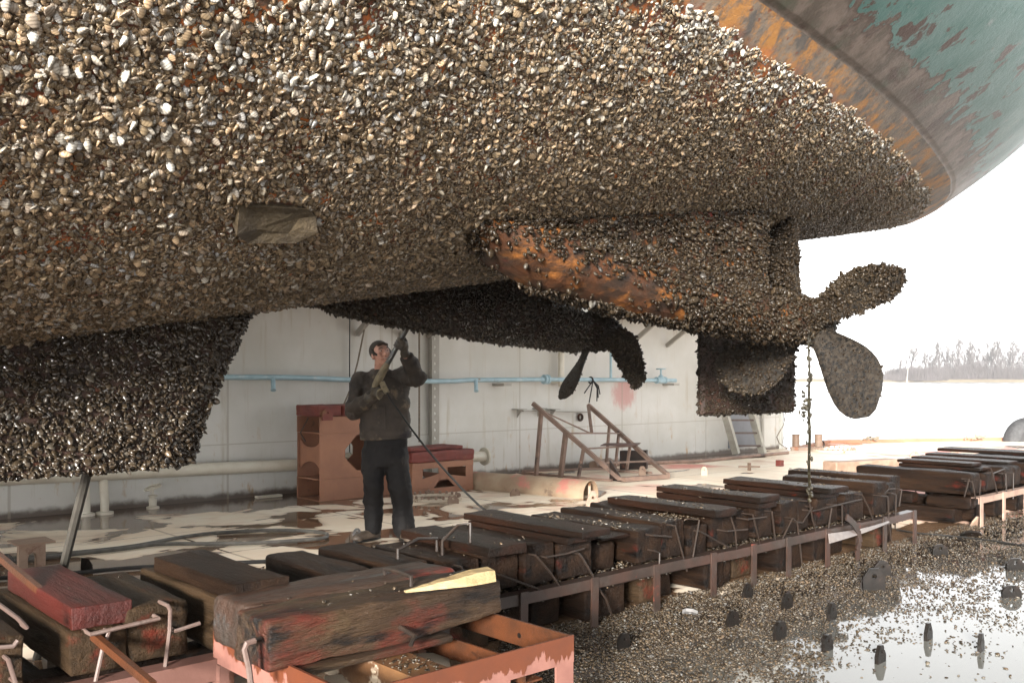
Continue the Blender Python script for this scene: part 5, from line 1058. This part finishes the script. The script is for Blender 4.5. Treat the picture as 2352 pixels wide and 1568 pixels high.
c = onz(1791, 1070); mb = MB(); mb.rbox(c + EZ * .05, EU, EV, EZ, (.05, .05, .05), .01, (2, 2, 2), .004, 9, 3); tag(mb.build("small_block", M_redblk, loc=c), "small red-brown block alone on the far deck", "block")
c = onz(985, 1139); mb = MB(); mb.rbox(c + EZ * .03, EU, EV, EZ, (.035, .035, .03), .006, (2, 2, 2), .002, 9, 4); mb.lathe(c + EZ * .06, EZ, [(.02, 0), (.02, .02)], 6); tag(mb.build("deck_fitting", M_lugl, loc=c), "small square deck fitting against the low trestle by the hatch ring", "fitting")

# ---------------------------------------------------------------- loose shells washed off the hull
tops = [(a, b, va, vb, zt) for (a, b, va, vb, zt, m_, lb) in W] + [(a, b, va, vb, zb) for (a, b, va, vb, za, zb, m_, lb) in B]
def scatter_flat(n, fn, size, tilt=(0, .5)):
    P = np.array([p for p in (fn() for _ in range(n)) if p is not None]); return P, np.tile([0, 0, 1.0], (len(P), 1))
r_ = random.Random(77); Ps = []
for a, b, va, vb, zt in tops:
    uu = (a + b) / 2; dens = 25 if uu < 3 else (200 if uu < 4.1 else 1500)
    for _ in range(int((b - a) * (vb - va) * dens)):
        Ps.append(tuple(uv(r_.uniform(a + .01, b - .01), r_.uniform(va + .02, vb - .02), zt - .004)))
for _ in range(2600): Ps.append(tuple(uv(r_.uniform(3.2, 8.1), r_.uniform(3.79, 4.0), r_.choice((.272, .275, .20)))))
for _ in range(420):                                    # inside the steel box and on the rotten timbers
    Ps.append(tuple(uv(r_.uniform(2.512, 2.6), r_.uniform(2.72, 3.7), .258)) if r_.random() < .35 else tuple(uv(r_.uniform(1.7, 2.7), r_.uniform(3.12, 3.64), .566)) if r_.random() < .35 else tuple(uv(r_.uniform(2.06, 2.21), r_.uniform(2.7, 3.1), .35)))
P = np.array(Ps); f = frames(P, np.tile([0, 0, 1.0], (len(P), 1)), (-.15, .6), .016, 0)
o = link("shell_litter", crust_mesh("shell_litter", [(T_LO, *f, np.clip(rng.beta(1.5, 2.6, len(P)) * .95, 0, 1))], M_musl, (0, 0, 0)), None, Vector()); tag(o, "small wet shells littering the timber blocks and boards", "shells", kind='stuff')
Ps = []
while len(Ps) < 46000:
    u, v = r_.uniform(1.3, 14.5), r_.uniform(-.6, 3.9); p = uv(u, v, .008)
    if p.y < 2.5: continue
    x, y = CX + F * p.x / p.y, HY + F * (H - p.z) / p.y
    if x > 2420 or y > 1620 or x < 1150: continue
    # sparse towards the open puddle at the lower right
    edge = 1568 - (x - 1850) * .33 if x > 1850 else 1800
    edge = min(edge, 1400 + abs(x - 2120) * .22) if x > 1900 else edge
    k = (edge - y) / 90 + .9 * mnoise.noise(p * 1.7) + .5 * mnoise.noise(p * 6)
    g = max(0.0, min(1.0, .5 + k * .5)); far = .20 + .8 * max(0, min(1, (2250 - x) / 800))
    cl = .35 + .9 * max(0, mnoise.noise(p * 4.0 + Vector((5, 5, 5))) + .35)
    if r_.random() < g * far * cl or r_.random() < .004: Ps.append(tuple(p))
P = np.array(Ps); f = frames(P, np.tile([0, 0, 1.0], (len(P), 1)), (-.2, .7), .0148, 0)
o = link("shell_litter", crust_mesh("shell_litter", [(T_LO, *f, np.clip(rng.beta(1.5, 2.4, len(P)) * .95, 0, 1))], M_musl, (0, 0, 0)), None, Vector()); tag(o, "field of loose shells strewn over the wet deck at right", "shells", kind='stuff')

# ---------------------------------------------------------------- hoses on the deck
def deck_hose(pts, r, label, name="deck_hose", m_=None):
    q = [onz(x, y, r + .006) for x, y in pts]; out = []
    for i in range(len(q) - 1):                          # Catmull-Rom
        a, b, c, d = q[max(i - 1, 0)], q[i], q[i + 1], q[min(i + 2, len(q) - 1)]
        for t in np.linspace(0, 1, 7)[:-1]: out.append(.5 * (2 * b + (c - a) * t + (2 * a - 5 * b + 4 * c - d) * t * t + (3 * b - a - 3 * c + d) * t ** 3))
    out.append(q[-1]); mb = MB(); mb.tube(out, r, 8); return tag(mb.build(name, m_ or M_hoseg, smooth=True, loc=q[0]), label, "hose")
deck_hose([(-60, 1292), (10, 1284), (144, 1271), (295, 1255), (411, 1234), (480, 1225), (548, 1220), (640, 1217), (702, 1219), (742, 1223), (752, 1229), (736, 1236), (651, 1243), (560, 1247), (480, 1248), (400, 1248), (343, 1251), (295, 1258), (137, 1276), (-60, 1300)], .017, "long grey hose doubled back in a loop on the wet deck, left of the worker")
deck_hose([(-60, 1332), (0, 1327), (171, 1315), (308, 1303), (514, 1293), (627, 1288), (700, 1284)], .016, "single dark hose lying along the deck just behind the left blocks", m_=M_hose)
deck_hose([(2060, 1216), (2110, 1224), (2200, 1232), (2290, 1243), (2420, 1264)], .008, "thin dark line lying across the shell field at right", "thin_line", M_hose)
# weed-grown rope hanging from the near propeller
q = [at(x, y, d) for x, y, d in ((1858, 742, 6.25), (1857, 800, 6.3), (1860, 860, 6.35), (1857, 930, 6.42), (1860, 1000, 6.52), (1858, 1060, 6.66), (1859, 1110, 6.85), (1860, 1150, 6.95))]
t = thing("weedy_rope", q[0], "black weed-grown rope hanging straight down from the near propeller", "rope"); mb = MB(); mb.tube(q, [.006, .007, .008, .010, .010, .0095, .0095, .009], 7); mb.build("rope_line", M_weed, t, True)
mb = MB(); r_ = random.Random(4)
for k in range(90):
    s_ = r_.random(); i = min(6, int(s_ * 7)); p = q[i].lerp(q[i + 1], s_ * 7 - i); mb.ell(p + Vector((r_.gauss(0, .008), r_.gauss(0, .008), 0)), [r_.uniform(.005, .013)] * 2 + [r_.uniform(.008, .02)], None, 6, 4)
for k in range(26): p = at(1848 + r_.gauss(0, 4), 935 + r_.gauss(0, 14), 6.42); mb.ell(p, [r_.uniform(.006, .017) for _ in range(3)], None, 6, 4)
mb.build("weed_growth", M_weed, t, True)["kind"] = "stuff"

# ---------------------------------------------------------------- the worker
DM = 8.45                                               # distance at which he stands
def m_(x, y, f=0.0): return at(x, y, DM - f)             # f: metres towards us
sc = F / DM
M_skin = surf("weathered_skin", (.55, .30, .22), (.46, .235, .17), 22, rough=.5, patches=[((.25, .12, .09), 16, .56, .7, .5, (1, 1, 1))], bmp=(.15, .003, 90))
M_jack = surf("dirty_dark_jacket", (.028, .023, .019), (.05, .039, .031), 5, rough=.75, patches=[((.13, .10, .07), 6, .58, .68, .8, (1, 1, 1)), ((.011, .01, .013), 3, .55, .68, .7, (1, 1, 1)), ((.3, .28, .25), 70, .74, .77, .4, (1, 1, 1))], bmp=(.5, .01, 26), spec=.3)
M_trou = surf("black_work_trousers", (.006, .0055, .006), (.013, .0115, .011), 5, rough=.75, patches=[((.055, .045, .037), 7, .6, .74, .8, (1, 1, .35))], bmp=(.5, .012, 18), spec=.25)
M_glove = surf("muddy_work_glove", (.04, .031, .02), (.07, .054, .033), 16, rough=.6, patches=[((.015, .012, .009), 12, .5, .66, .5, (1, 1, 1))], bmp=(.4, .004, 60))
M_boot = surf("muddy_boot", (.05, .035, .025), (.10, .075, .055), 14, rough=.6, patches=[((.02, .016, .014), 9, .5, .64, .5, (1, 1, 1))], bmp=(.4, .006, 50))
M_hat = surf("dark_knit_cap", (.035, .03, .025), (.055, .045, .035), 20, rough=.9, bmp=(.6, .006, 120))
M_hair = surf("dark_brown_hair", (.045, .025, .015), (.07, .04, .024), 40, rough=.6, bmp=(.4, .004, 120))
man = thing("person", Vector((m_(885, 1235).x, DM, 0)), "man in dark muddy work clothes and knit cap aiming a spray lance up at hull", "person")
LA, LB = m_(938, 750, .42), m_(862, 884, .36)            # axis of the lance
ldir = (LA - LB).normalized()
hR, hL = m_(871, 899, .33), m_(919, 789, .41)            # his right hand (lower), left hand (upper)
shR, elR, wrR = m_(829, 872, .02), m_(810, 944, .05), m_(853, 912, .27)
shL, elL, wrL = m_(925, 862, .03), m_(958, 866, .20), m_(930, 812, .38)
neckb, hd_c = m_(874, 856, .0), m_(875, 815, .05)
def ring(c, rx, ry, n=18, yaw=0, tilt=0):
    q = Matrix.Rotation(R(yaw), 3, 'Z') @ Matrix.Rotation(R(tilt), 3, 'Y'); return [c + q @ Vector((rx * math.cos(a), ry * math.sin(a), 0)) for a in (2 * math.pi * k / n for k in range(n))]
def limb(mb, pts, rad, n=12):
    mb.tube(pts, rad, n)
    for p, r in zip(pts, rad): mb.ell(p, (r, r, r), None, 12, 8)
# head frame: turned to picture right and tipped up
HQ = Matrix.Rotation(R(30), 3, 'Z') @ Matrix.Rotation(R(-16), 3, 'X') @ Matrix.Rotation(R(-4), 3, 'Y')
def hp(x, y, z): return hd_c + HQ @ Vector((x, y, z))     # x: his left, -y: forward, z: up
def head_shapes(mb):
    E = lambda c, r: mb.ell(hp(*c), r, HQ, 20, 14)
    E((0, .012, .035), (.076, .094, .088)); E((0, -.022, -.035), (.062, .068, .075)); E((0, -.062, -.088), (.03, .026, .022)); E((0, -.03, .02), (.07, .064, .07))
    limb(mb, [hp(0, -.088, .022), hp(0, -.104, -.002), hp(0, -.112, -.022)], [.010, .012, .015], 10)
    E((.014, -.100, -.024), (.010, .011, .008)); E((-.014, -.100, -.024), (.010, .011, .008))
    limb(mb, [hp(-.044, -.072, .034), hp(-.018, -.088, .037), hp(.018, -.088, .037), hp(.044, -.072, .034)], [.010, .012, .012, .010], 8)
    for s_ in (-1, 1): E((s_ * .040, -.064, -.020), (.024, .022, .022)); E((s_ * .028, -.07, -.052), (.022, .02, .02)); E((s_ * .077, .008, -.008), (.011, .02, .032))
    limb(mb, [hp(-.022, -.084, -.053), hp(0, -.093, -.051), hp(.022, -.084, -.053)], [.006, .008, .006], 8)
    limb(mb, [hp(-.018, -.083, -.068), hp(0, -.091, -.069), hp(.018, -.083, -.068)], [.007, .009, .007], 8)
# body: one continuous skin surface from head to feet, under the clothes
mb = MB(); head_shapes(mb)
limb(mb, [hp(0, .02, -.05), neckb + EZ * .02, neckb - EZ * .06], [.058, .058, .075])
mb.loft([ring(m_(884, y, .0), rx, ry) for y, rx, ry in ((1060, .15, .10), (1000, .175, .115), (940, .18, .12), (885, .19, .12), (862, .17, .10), (850, .09, .08))])
limb(mb, [shR, elR, wrR], [.055, .045, .033]); limb(mb, [shL, elL, wrL], [.055, .045, .032])
limb(mb, [m_(860, 1050), m_(857, 1111, .02), m_(857, 1215)], [.085, .06, .045]); limb(mb, [m_(908, 1050), m_(916, 1121, .02), m_(926, 1215)], [.085, .06, .045])
place_mesh(remesh(mb, .0065, 2), "body", M_skin, man)
def wrinkle(amp, sc_, sd):
    def fn(co, me):
        n = np.empty(len(me.vertices) * 3, 'f'); me.vertex_normals.foreach_get('vector', n) if hasattr(me, 'vertex_normals') else me.vertices.foreach_get('normal', n); n = n.reshape(-1, 3)
        d = np.array([mnoise.noise(Vector((p[0] * sc_ + sd, p[1] * sc_, p[2] * sc_ * 1.7))) + .6 * abs(mnoise.noise(Vector((p[0] * sc_ * 2.3, p[1] * sc_ * 2, p[2] * sc_ * 3.2 + sd)))) for p in co]); return co + n * (d * amp)[:, None].astype('f')
    return fn
# jacket
mb = MB()
mb.loft([ring(m_(x, y, .0), rx, ry, 22, 0, tl) for x, y, rx, ry, tl in ((886, 1002, .222, .155, -3), (886, 985, .228, .16, -3), (885, 955, .222, .152, -2), (884, 920, .222, .15, 0), (882, 890, .224, .148, 0), (880, 868, .205, .13, 0), (877, 856, .135, .105, 0), (875, 849, .085, .085, 0))])
mb.ell(shR + Vector((.02, 0, -.01)), (.095, .09, .085)); mb.ell(shL + Vector((-.02, 0, -.01)), (.095, .09, .085))
limb(mb, [shR, shR.lerp(elR, .5), elR, elR.lerp(wrR, .5), wrR], [.084, .082, .078, .070, .058])
limb(mb, [shL, shL.lerp(elL, .5), elL, elL.lerp(wrL, .55), wrL + (elL - wrL) * .22], [.086, .086, .080, .070, .056])
place_mesh(remesh(mb, .010, 3), "jacket", M_jack, man, wrinkle(.019, 9, 2))
mb = MB(); mb.torus(neckb + EZ * .01 - Vector((0, .005, 0)), (EZ - Vector((0, .35, 0))).normalized(), .073, .019, 24, 8); jk = mb.build("collar", M_jack, man, True)
mb = MB(); mb.torus(m_(886, 1003), EZ, .0, .0, 4, 4) if False else mb.loft([ring(m_(886, y), r, r * .69, 24, 0, -3) for y, r in ((1008, .212), (1006, .232), (992, .236), (990, .22))]); mb.build("hem_band", M_jack, man, True)
a, b = m_(913, 888, .165), m_(934, 880, .15); mb = MB(); mb.box((a + b) / 2, (b - a) / 2, Vector((0, .01, 0)), EZ * .012); mb.build("pocket_flap", M_jack, man)
mb = MB(); mb.tube([m_(884, 930, .155), m_(886, 985, .165)], .008, 6); mb.build("placket", M_jack, man, True)
# trousers
mb = MB()
mb.loft([ring(m_(885, y), rx, ry, 20) for y, rx, ry in ((985, .19, .13), (1020, .195, .135), (1055, .19, .13), (1070, .16, .11))])
limb(mb, [m_(857, 1045), m_(857, 1080), m_(857, 1115, .03), m_(858, 1160), m_(857, 1206)], [.112, .104, .092, .086, .086])
limb(mb, [m_(910, 1045), m_(914, 1085), m_(919, 1122, .03), m_(923, 1165), m_(927, 1212)], [.114, .108, .10, .096, .098])
def cutlow(co, me): return wrinkle(.016, 7, 5)(co, me)
place_mesh(remesh(mb, .010, 3), "trousers", M_trou, man, cutlow)
# boots
for cx, yaw, yb in ((857, -38, 1235), (927, 22, 1237)):
    g = Vector((m_(cx, yb).x, DM - .0, 0)); q = Matrix.Rotation(R(yaw), 3, 'Z'); P_ = lambda x, y, z: g + q @ Vector((x, y, z)); mb = MB()
    limb(mb, [P_(0, .03, .18), P_(0, .03, .10), P_(0, .02, .055)], [.056, .054, .052]); limb(mb, [P_(0, .03, .05), P_(0, -.08, .048), P_(0, -.17, .042)], [.048, .05, .044]); mb.ell(P_(0, -.18, .04), (.05, .06, .04), q)
    place_mesh(remesh(mb, .008, 2), "boot", M_boot, man)
    mb = MB(); mb.prism([P_(.046 * math.cos(a) * (1.12 if math.sin(a) < 0 else 1), -.075 + .165 * math.sin(a), .003) for a in (2 * math.pi * k / 20 for k in range(20))], EZ * .022); mb.build("boot_sole", M_hose, man)
    mb = MB(); mb.torus(P_(0, .03, .185), EZ, .05, .012, 20, 6); mb.build("boot_cuff", M_boot, man, True)
# gloves: palm, four fingers closed round the lance, thumb from the side
def glove(c, ax, away, wrist, flip):
    """c: point on the lance axis; away: direction from the lance to the back of the hand"""
    ax = ax.normalized(); away = (away - ax * away.dot(ax)).normalized(); side = ax.cross(away) * flip; mb = MB(); rg_ = .030
    palm = c + away * .043
    q = Matrix((tuple(side), tuple(away), tuple(ax))).transposed(); mb.ell(palm, (.036, .020, .048), q, 14, 10); mb.ell(palm + side * .012, (.028, .020, .046), q, 14, 10)
    limb(mb, [palm - side * .028, palm.lerp(wrist, .55), wrist], [.030, .034, .042])
    for k in range(4):
        o = c + ax * ((k - 1.5) * .0225); ln = (.92, 1.0, 1.03, .85)[k]; pts = []; rad = []
        for j, th in enumerate((8, 48, 92, 138, 178)):
            t_ = R(th * ln); rr = rg_ + (.016 if j < 1 else .010 if j < 3 else .008); pts.append(o + away * (rr * math.cos(t_)) + side * (rr * math.sin(t_) + (.006 if j < 2 else 0))); rad.append((.0125, .0122, .0115, .0108, .0098)[j])
        pts[0] = o + away * .046 + side * .02; limb(mb, pts, rad, 9)
    b0 = palm - side * .024 + ax * .022; limb(mb, [b0, b0 + ax * .02 - away * .024 - side * .010, c + ax * .058 - away * .012 - side * (rg_ + .004), c + ax * .066 - away * .034 - side * .012], [.017, .0145, .0125, .0105], 9)
    return mb
TOW = Vector((0, -1, 0))
place_mesh(remesh(glove(hL, ldir, Vector((.8, -.35, -.2)), wrL, -1), .0042, 1), "glove", M_glove, man)
place_mesh(remesh(glove(hR, ldir, Vector((-.55, -.75, -.2)), wrR + (hR - wrR) * .2, 1), .0042, 1), "glove", M_glove, man)
mb = MB(); limb(mb, [wrR + (elR - wrR) * .05, wrR.lerp(hR, .45)], [.062, .045]); place_mesh(remesh(mb, .006, 1), "glove_cuff", M_glove, man)
mb = MB(); mb.tube([wrL + (elL - wrL) * .36, wrL + (elL - wrL) * .14], [.066, .063], 16); mb.build("rolled_cuff", M_jack, man, True)
# face details, hair, cap
M_eye = surf("eye_white", (.5, .47, .44), (.45, .42, .4), 30, rough=.2, bmp=None); M_iris = surf("dark_iris", (.02, .015, .012), (.03, .02, .015), 30, rough=.15, bmp=None); M_teeth = surf("teeth", (.5, .46, .4), (.45, .4, .34), 40, rough=.3, bmp=None)
M_lip = surf("lip", (.30, .11, .09), (.25, .09, .075), 30, rough=.5, bmp=None)
for s_ in (-1, 1):
    mb = MB(); mb.ell(hp(s_ * .031, -.0815, .014), (.0125, .008, .005), HQ, 12, 8); ey = mb.build("eye", M_eye, man, True)
    mb = MB(); mb.ell(hp(s_ * .031 + .003, -.0875, .0145), (.0055, .003, .0052), HQ, 10, 6); mb.build("iris", M_iris, ey, True)
    mb = MB(); mb.tube([hp(s_ * .016, -.0985, .036), hp(s_ * .030, -.096, .041), hp(s_ * .047, -.080, .036)], [.004, .005, .003], 6); mb.build("eyebrow", M_hair, man, True)
    mb = MB(); limb(mb, [hp(s_ * .075, -.012, .045), hp(s_ * .077, -.012, .018), hp(s_ * .074, -.014, -.004)], [.012, .011, .006], 8); mb.build("sideburn", M_hair, man, True)
mb = MB(); mb.ell(hp(0, -.0945, -.0605), (.020, .004, .0045), HQ, 12, 6); mb.build("mouth", M_teeth, man, True)
mb = MB(); mb.tube([hp(-.022, -.087, -.058), hp(0, -.0965, -.0665), hp(.022, -.087, -.058)], [.0025, .0045, .0025], 7); mb.build("lower_lip", M_lip, man, True)
mb = MB()
for k in range(9): x = (k - 4) * .011; mb.ell(hp(x, -.070 - .012 * (1 - (x / .05) ** 2), .083 - abs(x) * .25), (.010, .009, .014), HQ, 8, 6)
mb.build("hair_fringe", M_hair, man, True)
mb = MB(); mb.ell(hp(0, .030, .052), (.089, .098, .088), HQ @ Matrix.Rotation(R(-24), 3, 'X'), 24, 16)
me = remesh(mb, .006, 1)
def capcut(co, me_):                                    # open the cap over the face
    Hi = np.array(HQ.transposed()); q = (co - np.array(hd_c)) @ Hi.T; lim = -.052 + np.clip((.105 - q[:, 2]) * .75, 0, .2); y = np.maximum(q[:, 1], lim - .012); q[:, 1] = np.where(q[:, 1] < lim, y, q[:, 1]); return (q @ Hi + np.array(hd_c)).astype('f')
cap = place_mesh(me, "knit_cap", M_hat, man, capcut)
mb = MB(); ax = (HQ @ Vector((0, -.80, .60))).normalized(); mb.torus(hp(0, -.018, .034), ax, .083, .011, 30, 8); mb.build("cap_rim", M_hat, man, True)
# spray lance and its hose
t = thing("spray_lance", hR, "long dark spray lance held up by the worker in both hands", "spray lance")
M_lance = surf("wet_black_lance", (.02, .019, .016), (.05, .045, .032), 20, rough=.35, bmp=(.3, .004, 60)); M_stock = surf("muddy_lance_sleeve", (.12, .10, .06), (.2, .16, .09), 16, rough=.6, patches=[((.05, .04, .025), 12, .52, .66, .5, (1, 1, 1))], bmp=(.4, .006, 50))
mb = MB(); mb.tube([LB.lerp(LA, .30), LA], [.025, .021], 12); mb.build("barrel", M_lance, t, True)
mb = MB(); mb.tube([LB - ldir * .04, LB, LB.lerp(LA, .12), LB.lerp(LA, .30), LB.lerp(LA, .40)], [.016, .028, .036, .032, .022], 12); mb.build("sleeve", M_stock, t, True)
mb = MB(); mb.tube([LA, LA + ldir * .03], [.013, .012], 10); mb.build("nozzle", surf("bright_nozzle", (.6, .6, .6), (.5, .5, .5), 20, rough=.25, bmp=None), t, True)
g0, g1 = m_(877, 878, .42), m_(889, 902, .44); mb = MB(); mb.bar(g0, g1, .045, .04, TOW); mb.build("trigger_grip", M_stock, t)
mb = MB(); mb.torus((g0 + g1) / 2 + (g1 - g0) * .3 + Vector((-.035, 0, -.03)), TOW, .045, .008, 18, 6, -2.6, .4); mb.build("trigger_guard", M_stock, t, True)
hp_ = [g1, m_(900, 922, .46), m_(918, 946, .5), at(945, 985, 7.75), at(975, 1024, 7.5), at(1010, 1066, 7.28), at(1060, 1121, 7.05), at(1100, 1160, 6.9), at(1125, 1179, 6.8), at(1150, 1208, 6.7), at(1180, 1262, 6.62), onz(1230, 1340, .02)]
mb = MB(); mb.tube(hp_, .0085, 8); tag(mb.build("lance_hose", M_hose, smooth=True, loc=hp_[0]), "taut black hose running from the lance down behind the blocks", "hose")

# ---------------------------------------------------------------- haze over the river
m, nt, bs = newmat("river_haze"); nt.nodes.remove(bs); out = nt.nodes["Material Output"]
pv = N(nt, "ShaderNodeVolumePrincipled"); pv.inputs['Color'].default_value = (.96, .97, 1, 1); pv.inputs['Density'].default_value = HAZE; pv.inputs['Anisotropy'].default_value = 0.0
nt.links.new(pv.outputs[0], out.inputs['Volume'])
mb = MB(); V = [Vector((x, y, z)) for x in (-1000, 1900) for y in (-80, 1600) for z in (-1.9, 60)]
mb.add(V, [(0, 1, 3, 2), (4, 6, 7, 5), (0, 4, 5, 1), (2, 3, 7, 6), (0, 2, 6, 4), (1, 5, 7, 3)])
tag(mb.build("haze", m), kind='stuff')
